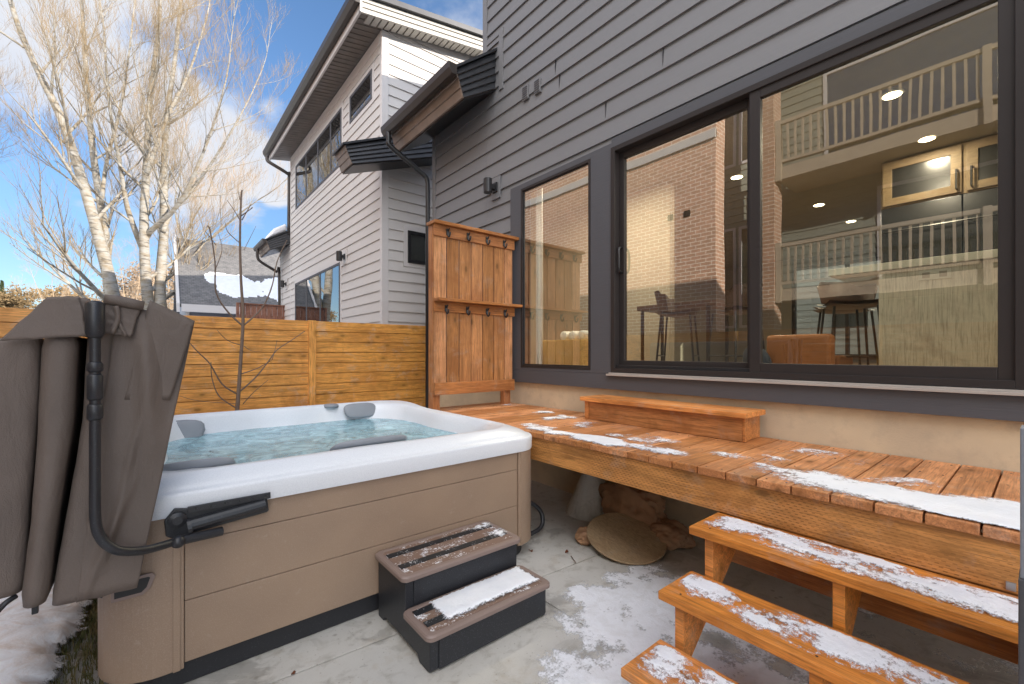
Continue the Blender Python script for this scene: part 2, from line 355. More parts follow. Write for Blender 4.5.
M['glass'] = glassmat('window_glass', 1.6, (.93, .95, .90), .15)
M['glass_coated'] = glassmat('coated_window_glass', 1.6, (.93, .95, .90), .30)
M['glass_dark'] = glassmat('far_window_glass', 2.0, (.5, .55, .55), .12)
# water
k = NT('spa_water'); k.n.remove(k.b)
fr = k.n.new('ShaderNodeFresnel'); fr.inputs[0].default_value = 1.33
n_a = k.noise(k.vec(), 7, 4, .6, .6); n_b = k.noise(k.vec(), 38, 4, .6)
bmp = k.n.new('ShaderNodeBump'); k.l.new(k.math('ADD', n_a, k.math('MULTIPLY', n_b, .3)), bmp.inputs['Height']); bmp.inputs['Strength'].default_value = .2; bmp.inputs['Distance'].default_value = .015
tr = k.n.new('ShaderNodeBsdfTransparent'); k.l.new(k.mix(k.mr(n_a, .3, .7), (.50, .82, .89), (.60, .89, .94)), tr.inputs[0])
gl = k.n.new('ShaderNodeBsdfGlossy'); gl.inputs['Roughness'].default_value = .06; k.l.new(bmp.outputs[0], gl.inputs['Normal']); k.l.new(bmp.outputs[0], fr.inputs['Normal'])
df = k.n.new('ShaderNodeBsdfDiffuse'); df.inputs[0].default_value = (.50, .80, .90, 1)
foam = k.noise(k.vec((1, 1, 1)), 5, 9, .72, 1.5)
m1 = k.n.new('ShaderNodeMixShader'); k.l.new(k.mr(foam, .42, .66, .34, .92), m1.inputs[0]); k.l.new(tr.outputs[0], m1.inputs[1]); k.l.new(df.outputs[0], m1.inputs[2])
m2 = k.n.new('ShaderNodeMixShader'); k.l.new(fr.outputs[0], m2.inputs[0]); k.l.new(m1.outputs[0], m2.inputs[1]); k.l.new(gl.outputs[0], m2.inputs[2])
k.l.new(m2.outputs[0], k.out.inputs[0]); M['water'] = k.m
def emit(name, col, st):
    k = NT(name); k.set(k.b.inputs['Emission Color'], (*col, 1)); k.b.inputs['Emission Strength'].default_value = st; return k.done(col, .5)
M['lamp_on'] = emit('lamp_on', (1, .82, .55), 9)
# bark
k = NT('pale_bark'); v = k.vec((1, 1, 2.2)); a = k.noise(v, 2.6, 7, .65); b = k.noise(k.vec((1, 1, 5)), 3.0, 5)
k.bump(a, .5, .02); M['bark'] = k.done(k.mix(k.mr(b, .56, .64, 0, .7), k.mix(k.mr(a, .4, .65), (.34, .33, .30), (.25, .20, .13)), (.09, .075, .06)), .85)
M['twig'] = paint('golden_twigs', (.25, .18, .095), .8)
M['sapling'] = paint('sapling_bark', (.20, .145, .11), .8)
M['thicket'] = paint('thicket_twigs', (.42, .31, .20), .9)
k = NT('conifer'); M['conifer'] = k.done(k.mix(k.mr(k.noise(k.vec(), 4, 3), .3, .7), (.03, .05, .02), (.06, .08, .03)), .9)
M['bush'] = paint('autumn_bush', (.22, .15, .07), .9)

# ------------------------------------------------------------------ geometry helpers.  geometry = (verts, faces) in world coordinates
def BX(x0, x1, y0, y1, z0, z1):
    x0, x1 = sorted((x0, x1)); y0, y1 = sorted((y0, y1)); z0, z1 = sorted((z0, z1))
    v = [(x, y, z) for z in (z0, z1) for y in (y0, y1) for x in (x0, x1)]
    return v, [(0, 2, 3, 1), (4, 5, 7, 6), (0, 1, 5, 4), (2, 6, 7, 3), (0, 4, 6, 2), (1, 3, 7, 5)]
def PR(poly, axis, a, b):
    """prism of polygon in the plane across axis; poly coords are the two other axes in order"""
    def mk(p, c):
        return {'X': (c, p[0], p[1]), 'Y': (p[0], c, p[1]), 'Z': (p[0], p[1], c)}[axis]
    n = len(poly); v = [mk(p, a) for p in poly] + [mk(p, b) for p in poly]
    f = [tuple(range(n))[::-1], tuple(range(n, 2 * n))] + [(i, (i + 1) % n, n + (i + 1) % n, n + i) for i in range(n)]
    return v, f
def TB(pts, rad, sides=8, cap=True):
    pts = [Vector(p) for p in pts]; rad = rad if isinstance(rad, (list, tuple)) else [rad] * len(pts)
    v, f = [], []; up = None
    for i, p in enumerate(pts):
        d = (pts[min(i + 1, len(pts) - 1)] - pts[max(i - 1, 0)]).normalized()
        if up is None:
            up = Vector((0, 0, 1)) if abs(d.z) < .9 else Vector((1, 0, 0))
        a = d.cross(up)
        if a.length < 1e-4: a = d.orthogonal()
        a.normalize(); b = a.cross(d).normalized(); up = b
        for k_ in range(sides):
            an = 2 * math.pi * k_ / sides
            v.append(tuple(p + rad[i] * (a * math.cos(an) + b * math.sin(an))))
    for i in range(len(pts) - 1):
        for k_ in range(sides):
            k2 = (k_ + 1) % sides
            f.append((i * sides + k_, i * sides + k2, (i + 1) * sides + k2, (i + 1) * sides + k_))
    if cap:
        f.append(tuple(range(sides))[::-1]); f.append(tuple((len(pts) - 1) * sides + k_ for k_ in range(sides)))
    return v, f
def arc(pts, n=6):
    """catmull-rom smoothing"""
    P = [Vector(p) for p in pts]; P = [P[0]] + P + [P[-1]]; out = []
    for i in range(1, len(P) - 2):
        for j in range(n):
            t = j / n; p0, p1, p2, p3 = P[i - 1:i + 3]
            out.append(.5 * ((2 * p1) + (p2 - p0) * t + (2 * p0 - 5 * p1 + 4 * p2 - p3) * t * t + (3 * p1 - p0 - 3 * p2 + p3) * t ** 3))
    out.append(P[-2]); return out
def LT(c, prof, sides=24, axis='Z'):
    v, f = [], []
    for r, h in prof:
        for k_ in range(sides):
            a = 2 * math.pi * k_ / sides; p = (r * math.cos(a), r * math.sin(a), h)
            p = {'Z': p, 'X': (p[2], p[0], p[1]), 'Y': (p[0], p[2], p[1])}[axis]
            v.append((c[0] + p[0], c[1] + p[1], c[2] + p[2]))
    n = len(prof)
    for i in range(n - 1):
        for k_ in range(sides):
            k2 = (k_ + 1) % sides; f.append((i * sides + k_, i * sides + k2, (i + 1) * sides + k2, (i + 1) * sides + k_))
    f.append(tuple(range(sides))[::-1]); f.append(tuple((n - 1) * sides + k_ for k_ in range(sides)))
    return v, f
def merge(geos):
    V, Fc = [], []
    for v, f in geos:
        o = len(V); V += v; Fc += [tuple(i + o for i in q) for q in f]
    return V, Fc
def parts(name, geos, mat, parent, **kw):
    return [part(name, [g], mat, parent, **kw) for g in geos]
def setp(o, label=None, cat=None, group=None, kind=None):
    if label: o['label'] = label
    if cat: o['category'] = cat
    if group: o['group'] = group
    if kind: o['kind'] = kind
    return o
def thing(name, loc, label, cat, group=None):
    o = bpy.data.objects.new(name, None); COL.objects.link(o); o.location = loc; o.empty_display_size = .1
    return setp(o, label, cat, group)
def origin(o):
    v = Vector((0, 0, 0))
    while o is not None: v += Vector(o.location); o = o.parent
    return v
def part(name, geos, mat, parent=None, bevel=0, smooth=False, label=None, loc=None, recalc=True, segs=2):
    if isinstance(geos, tuple): geos = [geos]
    V, Fc = merge(geos)
    base = origin(parent) if parent is not None else Vector(loc or (0, 0, 0))
    me = bpy.data.meshes.new(name)
    me.from_pydata([tuple(Vector(v) - base) for v in V], [], Fc)
    if bevel or recalc:
        bm = bmesh.new(); bm.from_mesh(me)
        if recalc: bmesh.ops.recalc_face_normals(bm, faces=bm.faces)
        if bevel:
            bmesh.ops.bevel(bm, geom=[e for e in bm.edges if len(e.link_faces) == 2 and e.calc_face_angle(0) > .5], offset=bevel, segments=segs, affect='EDGES', profile=.6)
        bm.to_mesh(me); bm.free()
    if smooth: me.polygons.foreach_set('use_smooth', [True] * len(me.polygons))
    me.materials.append(M[mat]); me.update()
    o = bpy.data.objects.new(name, me); COL.objects.link(o)
    if parent is not None: o.parent = parent
    else: o.location = base
    if label: o['label'] = label
    return o
def single(name, geos, mat, label, cat, group=None, **kw):
    V, _ = merge(geos if isinstance(geos, list) else [geos])
    n = len(V); c = Vector((sum(v[0] for v in V) / n, sum(v[1] for v in V) / n, min(v[2] for v in V)))
    return setp(part(name, geos, mat, loc=c, **kw), label, cat, group)
def dup(root, loc, label, rotz=None):
    r = root.copy(); COL.objects.link(r); r.location = loc; r['label'] = label
    if rotz is not None: r.rotation_euler = (0, 0, rotz)
    for ch in list(root.children):
        c = ch.copy(); COL.objects.link(c); c.parent = r
        for g in list(ch.children):
            d = g.copy(); COL.objects.link(d); d.parent = c
    return r
def structure(name, geos, mat, **kw):
    return setp(part(name, geos, mat, **kw), kind='structure')
def lap(axis, plane, sign, a0, a1, z0, z1, expo, holes=(), thick=.021, zoff=0.0, top=None):
    """lap siding: facing sign along the other axis; a = running coordinate"""
    geos = []
    z = z0 - zoff
    while z < z1:
        cuts = sorted({max(z, z0), min(z + expo, z1)} | {h for ho in holes for h in ho[2:4] if z < h < z + expo and z0 < h < z1})
        for za, zb in zip(cuts, cuts[1:]):
            if zb - za < .002: continue
            iv = [(a0, a1)]
            for (h0, h1, hz0, hz1) in holes:
                if hz0 < (za + zb) / 2 < hz1:
                    nv = []
                    for p, q in iv:
                        if h1 <= p or h0 >= q: nv.append((p, q)); continue
                        if h0 > p: nv.append((p, h0))
                        if h1 < q: nv.append((h1, q))
                    iv = nv
            ta = thick * (1 - (za - z) / expo) + .003; tb = thick * (1 - (zb - z) / expo) + .003
            for p, q in iv:
                if top:   # sloped top limit
                    if min(zb, top(p), top(q)) <= za: 
                        if max(top(p), top(q)) <= za: continue
                v = []
                for aa in (p, q):
                    for (tt, zt) in ((0, za), (ta, za), (tb, zb), (0, zb)):
                        if top: zt = min(zt, top(aa))
                        off = plane + sign * tt
                        v.append((off, aa, zt) if axis == 'X' else (aa, off, zt))
                geos.append((v, [(0, 1, 2, 3), (7, 6, 5, 4), (0, 4, 5, 1), (1, 5, 6, 2), (2, 6, 7, 3), (3, 7, 4, 0)]))
        z += expo
    return geos

# ------------------------------------------------------------------ the setting
GZ = -.06
structure('ground', ([(-400, -400, GZ), (400, -400, GZ), (400, 400, GZ), (-400, 400, GZ)], [(0, 1, 2, 3)]), 'ground')
jy = lambda x: 2.26 - .055 * x
g_ = .004
structure('patio', [
    PR([(-.12, jy(-.12) + g_), (3.47, jy(3.47) + g_), (3.47, 5.2), (-.12, 5.2)], 'Z', -.1, 0),
    PR([(-.12, -3), (1.84 - g_, -3), (1.84 - g_, jy(1.84) - g_), (-.12, jy(-.12) - g_)], 'Z', -.1, 0),
    PR([(1.84 + g_, -3), (3.47, -3), (3.47, jy(3.47) - g_), (1.84 + g_, jy(1.84) - g_)], 'Z', -.1, 0)], 'concrete', bevel=.004)

# ---- our house
XW = 3.45
house = thing('grey_house', (7.5, 1.5, 0), 'dark grey lap sided house on the right with wide sliding glass door', 'house')
W1 = (2.92, 4.0, 1.33, 3.46)         # y0,y1,z0,z1
DR = (0.06, 2.66, 1.30, 3.47)
HT = 8.6
trimrect = (-.35, 4.20, 1.15, 3.52)
part('wall', lap('X', XW, -1, -14, 4.72, 1.15, 7.55, .191, [trimrect], zoff=.05) + lap('X', XW, -1, 4.722, 6.13, 1.15, 5.5, .191, zoff=.05), 'siding_grey', house)
part('wall_core', [BX(XW, XW + .13, -14, DR[0], 1.15, 7.55), BX(XW, XW + .13, DR[1], W1[0], 1.15, 7.55), BX(XW, XW + .13, W1[1], 4.70, 1.15, 7.55),
     BX(XW, XW + .13, DR[0], DR[1], 1.15, DR[2]), BX(XW, XW + .13, DR[0], DR[1], DR[3], 7.55),
     BX(XW, XW + .13, W1[0], W1[1], 1.15, W1[2]), BX(XW, XW + .13, W1[0], W1[1], W1[3], 7.55), BX(XW, XW + .13, 4.70, 6.12, 1.15, 5.45),
     BX(XW + .13, 13, 4.60, 4.72, 5.3, 7.55), BX(XW + .13, 13, 6.0, 6.12, 0, 5.3), BX(XW + .13, 13, 4.70, 6.0, 5.3, 5.42),
     BX(12.9, 13, -6, 1.9, 0, 7.55), BX(12.9, 13, 4.2, 6.12, 0, 7.55), BX(12.9, 13, 1.9, 4.2, 0, 1.4), BX(12.9, 13, 1.9, 4.2, 3.7, 7.55), BX(XW, 13, -6.1, -6, 0, 7.55)], 'siding_grey', house)
random.seed(21)
for zk in range(14):
    zj = 1.10 + .191 * (zk + 12); yj_ = random.uniform(.2, 4.2)
    if zj > 3.6: part('butt_joint', BX(XW - .0215, XW - .004, yj_, yj_ + .003, zj + .003, zj + .186), 'black', house)
random.seed(7)
part('foundation', BX(XW + .02, XW + .12, -14, 6.12, -.1, 1.15), 'foundation', house)
T = XW - .032
part('trim', [BX(T, XW, W1[1], 4.20, 1.30, 3.52), BX(T, XW, DR[1], W1[0], 1.30, 3.52), BX(T, XW, -.35, 4.20, 1.15, 1.298), BX(T, XW, DR[1], 4.20, 3.462, 3.52) if False else BX(T, XW, W1[0] + .0, W1[1], 3.462, 3.52),
     BX(T, XW, -.35, DR[1], 3.472, 3.56), BX(T, XW, W1[0], W1[1], 1.30, 1.328), BX(T, XW, -.35, DR[0], 1.30, 3.47)], 'trim_grey', house, bevel=.002)
part('corner_board', [BX(XW - .03, XW, 4.70, 4.79, 5.45, 7.55), BX(XW - .028, XW, 6.07, 6.16, 1.15, 5.35), BX(XW - .03, XW + .05, 4.36, 4.44, 4.85, 5.62), BX(XW - .029, XW + .05, 4.441, 4.70, 5.56, 5.63)], 'siding_grey', house, bevel=.003)
part('sill_flashing', [BX(T - .035, XW, 0.0, 2.70, 1.283, 1.30), BX(T - .02, XW, 0.0, 2.68, 1.3005, 1.312)], 'flash', house, bevel=.002)
def frame(y0, y1, z0, z1, w_, x0, x1):
    return [BX(x0, x1, y0, y0 + w_, z0, z1), BX(x0, x1, y1 - w_, y1, z0, z1), BX(x0, x1, y0 + w_, y1 - w_, z0, z0 + w_), BX(x0, x1, y0 + w_, y1 - w_, z1 - w_, z1)]
win = part('window', frame(W1[0], W1[1], W1[2], W1[3], .028, T - .004, XW + .09), 'bronze', house, bevel=.003)
part('sash', frame(W1[0] + .029, W1[1] - .029, W1[2] + .029, W1[3] - .029, .013, XW - .02, XW + .05), 'black', win, bevel=.002)
part('pane', BX(XW - .012, XW - .006, W1[0] + .035, W1[1] - .035, W1[2] + .035, W1[3] - .035), 'glass_coated', win)
dr = part('sliding_door', frame(DR[0], DR[1], DR[2] + .014, DR[3], .045, T - .012, XW + .12) , 'bronze', house, bevel=.003)
part('track', [BX(XW - .02, XW + .1, DR[0] + .046, DR[1] - .046, DR[2] + .06, DR[2] + .085)], 'black', dr, bevel=.002)
pf = part('fixed_panel', frame(DR[0] + .03, 1.40, DR[2] + .05, DR[3] - .035, .075, XW - .03, XW + .02), 'bronze', dr, bevel=.004)
part('pane', BX(XW - .008, XW - .002, DR[0] + .09, 1.34, DR[2] + .11, DR[3] - .09), 'glass', pf)
pm = part('sliding_panel', frame(1.37, DR[1] - .03, DR[2] + .06, DR[3] - .04, .07, XW + .03, XW + .08), 'bronze', dr, bevel=.004)
part('pane', BX(XW + .052, XW + .058, 1.43, DR[1] - .09, DR[2] + .12, DR[3] - .10), 'glass_coated', pm)
hp = DR[1] - .075
part('handle', [TB(arc([(XW + .03, hp, 2.27), (XW - .02, hp - .005, 2.29), (XW - .03, hp - .01, 2.39), (XW - .02, hp - .005, 2.49), (XW + .03, hp, 2.51)], 5), .011, 8)], 'black', pm, smooth=True)
# roof, rises towards +X
def roofz(x): return 7.55 + .177 * (x - 2.85)
def shed_roof(parent, y0, y1, xe, xr, th=.28):
    part('roof', [PR([(xe, roofz(xe) + .02), (xr, roofz(xr) + .02), (xr, roofz(xr) + th), (xe, roofz(xe) + th)], 'Y', y0, y1)], 'darkmetal', parent)
shed_roof(house, -14.2, 4.95, 2.75, 13.4)  # front wall and roof extended unseen past the end wall to block sun
part('upper_wall', [PR([(XW, 7.55), (13, 7.55), (13, roofz(13)), (XW, roofz(XW))], 'Y', 4.6, 4.72), PR([(XW, 7.55), (13, 7.55), (13, roofz(13)), (XW, roofz(XW))], 'Y', -6.1, -6), BX(XW, XW + .1, -14, 4.6, 7.55, roofz(XW))], 'siding_grey', house)
# pent roof over the lower corner
def pent(parent, y0, y1, xw, zt, zb, xo1, zo1, xo2, zo2, tag):
    """xo1,zo1 outer top; xo2,zo2 outer bottom; wall top/bottom zt/zb"""
    pr = part('pent_roof', [PR([(xw, zt), (xo1, zo1), (xo2, zo2), (xw, zb)], 'Y', y0 + .02, y1)], 'tanmetal', parent)
    n = 5; gs = []
    for i in range(n):      # lapped metal panels on the end
        a, b = i / n, (i + 1) / n
        lerp = lambda p, q, t: (p[0] + (q[0] - p[0]) * t, p[1] + (q[1] - p[1]) * t)
        w0, w1 = lerp((xw, zt), (xw, zb), a), lerp((xw, zt), (xw, zb), b); o0, o1 = lerp((xo1, zo1), (xo2, zo2), a), lerp((xo1, zo1), (xo2, zo2), b)
        v = [(w0[0], y0 + .018, w0[1]), (o0[0], y0 + .018, o0[1]), (o1[0], y0 - .006, o1[1] + .004), (w1[0], y0 - .006, w1[1] + .004),
             (w0[0], y0 + .03, w0[1]), (o0[0], y0 + .03, o0[1]), (o1[0], y0 + .03, o1[1] + .004), (w1[0], y0 + .03, w1[1] + .004)]
        gs.append((v, [(0, 1, 2, 3), (7, 6, 5, 4), (0, 4, 5, 1), (1, 5, 6, 2), (2, 6, 7, 3), (3, 7, 4, 0)]))
    part('end_panel', gs, 'darkmetal', pr)
    sl = (zt - zo1) / (xw - xo1)
    part('roof_sheet', [PR([(xw, zt + .01), (xo1 - .05, zo1 - .05 * sl + .01), (xo1 - .05, zo1 - .05 * sl + .045), (xw, zt + .045)], 'Y', y0 - .03, y1 + .03)], 'darkmetal', pr)
    part('soffit_panel', [PR([(xw, zb - .004), (xo2 + .01, zo2 - .004), (xo2 + .01, zo2 - .018), (xw, zb - .018)], 'Y', y0 + .02, y1)], 'black', pr)
    part('fascia_panel', [PR([(xo1 + (xo2 - xo1) * t0 - .006, zo1 + (zo2 - zo1) * t0), (xo1 + (xo2 - xo1) * t1 - .018, zo1 + (zo2 - zo1) * t1 + .006), (xo1 + (xo2 - xo1) * t1, zo1 + (zo2 - zo1) * t1), (xo1 + (xo2 - xo1) * t0 + .01, zo1 + (zo2 - zo1) * t0)], 'Y', y0 + .01, y1) for t0, t1 in ((0, .32), (.33, .66), (.67, 1))], 'tanmetal', pr)
    return pr
pA = pent(house, 4.52, 6.42, XW, 5.40, 4.93, 2.84, 4.93, 2.95, 4.62, 'A')
gut = lambda x, z, y0, y1, s=1.0: PR([(x, z), (x + .12 * s, z), (x + .12 * s, z - .12 * s), (x + .05 * s, z - .13 * s), (x + .01 * s, z - .07 * s)], 'Y', y0, y1)
part('gutter', [gut(2.70, 4.95, 4.47, 6.47)], 'gutter', pA, bevel=.006)
parts('snow_crust', [PR([(2.715, 4.951), (2.80, 4.951), (2.79, 4.975), (2.735, 4.985)], 'Y', y_, y_ + l_) for y_, l_ in ((5.1, .18), (5.5, .3), (5.95, .12), (6.2, .2))], 'snow_solid', pA, bevel=.005)
dsp = [(2.76, 6.30, 4.83), (2.76, 6.30, 4.70), (2.80, 6.30, 4.62), (3.28, 6.24, 4.33), (3.36, 6.22, 4.24), (3.37, 6.21, 4.1), (3.37, 6.21, 0.12)]
part('downspout', [TB(arc(dsp[:6], 4) + [dsp[6]], .038, 8)], 'black', house, smooth=True)
parts('wall_vent', [BX(XW - .040, XW - .012, 3.87, 3.97, 4.50, 4.66), BX(XW - .040, XW - .012, 3.66, 3.76, 4.48, 4.64)] , 'siding_grey', house, bevel=.002)
parts('louvre', [BX(XW - .046, XW - .0402, y_, y_ + .08, z_ + .025 * i, z_ + .025 * i + .010) for (y_, z_) in ((3.88, 4.51), (3.67, 4.49)) for i in range(6)], 'trim_grey', bpy.data.objects['wall_vent'])

def wall_lamp(x, y, z, label, s=1.0, out=.14):
    t = thing('wall_lamp', (x, y, z), label, 'lamp', 'black cylinder wall lamps')
    part('mounting_block', BX(x - .02, x, y - .09 * s, y + .09 * s, z - .14 * s, z + .14 * s), 'siding_grey' if x > 3.43 else 'trim_white', t, bevel=.003)
    part('arm', [BX(x - out * .75, x - .02, y - .03 * s, y + .03 * s, z - .03, z + .03), BX(x - .045, x - .02, y - .05, y + .05, z - .06, z + .06)], 'black', t, bevel=.004)
    part('shade', LT((x - out, y, z - .09 * s), [(.052 * s, 0), (.055 * s, .004), (.055 * s, .176 * s), (.052 * s, .18 * s)], 20), 'black', t)
    return t
wall_lamp(XW - .018, 4.50, 3.62, 'black cylinder lamp on the dark grey siding above the cedar screen')

# ---- interior, seen through the glass
part('floor', BX(XW + .13, 12.9, -6, 6.0, 1.15, 1.27), 'int_floor', house)
part('ceiling', BX(XW + .13, 12.9, -6, 6.0, 3.92, 4.05), 'int_ceiling', house)
part('interior_wall', [BX(7.8, 7.95, -6, 1.36, 1.27, 3.92), BX(XW + .132, XW + .15, 2.72, 2.88, 1.27, 3.92), BX(XW + .14, 12.8, 5.9, 5.99, 1.27, 3.92), BX(XW + .14, 12.8, -5.99, -5.9, 1.27, 3.92), BX(5.6, 5.72, 3.35, 5.9, 1.27, 3.92),
     BX(12.80, 12.89, -6, 1.9, 1.27, 3.92), BX(12.80, 12.89, 4.2, 6, 1.27, 3.92)], 'int_wall', house)
bw = part('back_window', frame(1.9, 4.2, 1.4, 3.7, .07, 12.82, 12.95) + [BX(12.83, 12.94, 3.0, 3.07, 1.47, 3.63)], 'bronze', house)
part('pane', BX(12.90, 12.91, 1.97, 4.13, 1.47, 3.63), 'glass', bw)
isl = thing('kitchen_island', (4.6, 0, 1.27), 'pale wood kitchen island with thick white top behind the glass door', 'kitchen island')
part('end_panel', BX(4.36, 4.40, -1.6, .83, 1.27, 2.13), 'island_z', isl, bevel=.003)
part('cabinet_body', BX(4.41, 5.2, -1.6, .80, 1.27, 2.13), 'island_z', isl)
part('countertop', BX(4.33, 5.25, -1.65, 1.15, 2.135, 2.19), 'counter', isl, bevel=.004)
outlet = part('outlet', BX(4.352, 4.36, .43, .60, 2.03, 2.10), 'counter', isl, bevel=.002)
parts('socket', [BX(4.349, 4.3525, .45, .49, 2.045, 2.085), BX(4.349, 4.3525, .54, .58, 2.045, 2.085)], 'int_wall', outlet)
uc = thing('upper_cabinet', (7.2, 0, 3.32), 'wooden upper cabinet with two glazed doors above the dark oven wall', 'cabinet')
part('carcass', BX(7.16, 7.78, -1.6, 1.34, 3.32, 3.90), 'cabinet_y', uc)
for (a, b) in ((.62, 1.32), (-.12, .58), (-.86, -.16)):
    d_ = part('door', frame(a, b, 3.34, 3.88, .09, 7.135, 7.16), 'cabinet_y', uc, bevel=.003)
    part('panel', BX(7.15, 7.158, a + .09, b - .09, 3.43, 3.79), 'steel', d_)
for y_ in (.66, .54):
    part('handle', [TB([(7.13, y_, 3.38), (7.10, y_, 3.38), (7.10, y_, 3.60), (7.13, y_, 3.60)], .010, 6)], 'black', uc)
ov = thing('wall_oven', (7.2, 0, 1.27), 'dark steel wall oven and refrigerator bank under the wooden cabinet', 'appliance')
part('body', [BX(7.15, 7.78, .62, 1.34, 1.27, 3.31), BX(7.15, 7.78, -1.6, .61, 1.27, 3.31)], 'steel', ov, bevel=.004)
part('handle', [TB([(7.12, 1.3, 3.0), (7.08, 1.3, 3.0), (7.08, -.9, 3.0), (7.12, -.9, 3.0)], .012, 6)], 'black', ov)
# bar stools
def stool(x, y, rz, label):
    t = thing('bar_stool', (0, 0, 0), label, 'bar stool', 'bar stools behind the glass')
    sv, sf = [], []
    nx, ny = 10, 8
    for i in range(nx + 1):
        for j in range(ny + 1):
            u = -1 + 2 * i / nx; v_ = -1 + 2 * j / ny
            sv.append((.21 * u, .20 * v_, .66 + .03 * v_ * v_ + .015 * u * u))
    for i in range(nx):
        for j in range(ny):
            a = i * (ny + 1) + j; sf.append((a, a + 1, a + ny + 2, a + ny + 1))
    def thick(v, f, d):
        n = len(v); vv = v + [tuple(Vector(p) + Vector(d)) for p in v]
        return vv, f + [tuple(reversed([i + n for i in q])) for q in f]
    part('seat', [thick(sv, sf, (0, 0, -.03))], 'stool', t, smooth=True)
    bv, bf = [], []
    for i in range(13):
        an = R(-62 + 124 * i / 12)
        for j in range(5):
            z_ = .70 + .055 * j; rr = .225 + .012 * j
            bv.append((rr * math.sin(an), -.02 + rr * math.cos(an), z_ - (.05 if abs(i - 6) > 4 and j == 4 else 0)))
    for i in range(12):
        for j in range(4):
            a = i * 5 + j; bf.append((a, a + 1, a + 6, a + 5))
    part('backrest', [thick(bv, bf, (0, -.015, 0))], 'stool', t, smooth=True)
    for sx, sy in ((-1, -1), (1, -1), (1, 1), (-1, 1)):
        part('leg', TB([(.16 * sx, .15 * sy, .65), (.21 * sx, .20 * sy, 0)], .011, 6), 'black', t)
    part('footrest', [TB([(-.196, -.186, .2), (.196, -.186, .2)], .009, 6), TB([(-.196, .186, .2), (.196, .186, .2)], .009, 6)], 'black', t)
    t.location = (x, y, 1.27); t.rotation_euler = (0, 0, rz)
    return t
st = stool(4.95, 1.15, R(-60), 'dark leather bar stool tucked under the overhang of the white island top')
dup(st, (5.45, 1.30, 1.27), 'dark leather bar stool on the far side of the island overhang', R(-100))
dup(st, (4.55, 2.62, 1.27), 'dark bar stool standing free in the left glass door panel', R(20))
dup(st, (4.75, 2.08, 1.27), 'dark bar stool next to the centre frame of the glass door', R(160))
tb = thing('bar_table', (5.1, 2.8, 1.27), 'dark narrow bar table behind the left glass door panel', 'table')
part('top', BX(4.75, 5.3, 2.35, 3.3, 2.03, 2.09), 'stool', tb, bevel=.005)
for x_, y_ in ((4.8, 2.4), (5.25, 2.4), (4.8, 3.25), (5.25, 3.25)):
    part('leg', BX(x_ - .015, x_ + .015, y_ - .015, y_ + .015, 1.27, 2.03), 'black', tb)
ch = thing('lounge_chair', (4.5, 1.45, 1.27), 'tan leather lounge chair low behind the right glass door panel', 'chair')
part('backrest', [PR([(4.30, 1.62), (4.30, 1.13), (4.46, 1.13), (4.50, 1.62)], 'Z', 1.30, 1.66)], 'leather', ch, bevel=.04, smooth=True, segs=4)
part('seat', BX(4.50, 4.95, 1.12, 1.62, 1.36, 1.48), 'leather', ch, bevel=.04, smooth=True, segs=4)
part('frame', [BX(4.30, 4.34, 1.15, 1.19, 1.27, 1.34), BX(4.30, 4.34, 1.56, 1.60, 1.27, 1.34), BX(4.88, 4.92, 1.15, 1.19, 1.27, 1.36), BX(4.88, 4.92, 1.56, 1.60, 1.27, 1.36)], 'black', ch)
# cushion
cu = bmesh.new(); bmesh.ops.create_icosphere(cu, subdivisions=3, radius=1)
def bm_geo(bm): 
    bm.verts.ensure_lookup_table(); g = ([tuple(v.co) for v in bm.verts], [tuple(v.index for v in f.verts) for f in bm.faces]); return g
icov, icof = bm_geo(cu); cu.free()
single('cushion', ([(4.22 + .06 * v[0], 1.66 + .12 * v[1] + .03 * v[2], 1.42 + .15 * v[2]) for v in icov], icof), 'navy', 'dark blue cushion low in the left corner of the right glass panel', 'cushion', smooth=True)
bk = thing('wicker_box', (3.85, 3.6, 1.27), 'square yellow wicker box low behind the narrow window', 'box')
part('body', BX(3.70, 4.15, 3.24, 4.02, 1.27, 1.655), 'wicker', bk, bevel=.02)
for i, (a, b) in enumerate(((3.34, 1.70), (3.48, 1.70), (3.62, 1.70), (3.17, 1.63))):
    if i > 2: continue
    single('towel', [LT((3.74, a, b - .0), [(.01, 0), (.05, .004), (.056, .02), (.056, .28), (.05, .296), (.01, .3)], 16, 'X')], 'towel', ('rolled white towel on the wicker box, right one of three', 'rolled white towel on the wicker box, middle one of three', 'rolled white towel on the wicker box, left one of three')[i], 'towel', 'rolled towels on the wicker box', smooth=True)
cvv = [(3.64 + .02 * math.sin(i * 1.7), 3.88 + .012 * i, z) for z in (1.30, 3.88) for i in range(10)]
cvv2 = [(x + .012, y, z) for x, y, z in cvv]
single('curtain', (cvv + cvv2, [(i, i + 1, i + 11, i + 10) for i in range(9)] + [(i + 20, i + 30, i + 31, i + 21) for i in range(9)]), 'curtain', 'white curtain hanging at the left edge of the narrow window', 'curtain')
def ceil_light(x, y, label):
    t = thing('ceiling_light', (0, 0, 0), label, 'ceiling light', 'recessed ceiling lights')
    part('ring', LT((0, 0, -.012), [(.085, 0), (.09, .005), (.09, .011)], 24), 'counter', t)
    part('lens', LT((0, 0, -.016), [(.068, 0), (.07, .003)], 24), 'lamp_on', t)
    ld = bpy.data.lights.new('lamp', 'AREA'); ld.shape = 'DISK'; ld.size = .13; ld.energy = 15; ld.color = (1, .84, .62)
    l = bpy.data.objects.new('lamp', ld); COL.objects.link(l); l.parent = t; l.location = (0, 0, -.018)
    t.location = (x, y, 3.92)
    return t
cl = ceil_light(5.35, .92, 'lit recessed ceiling light nearest the glass, highest in the right door panel')
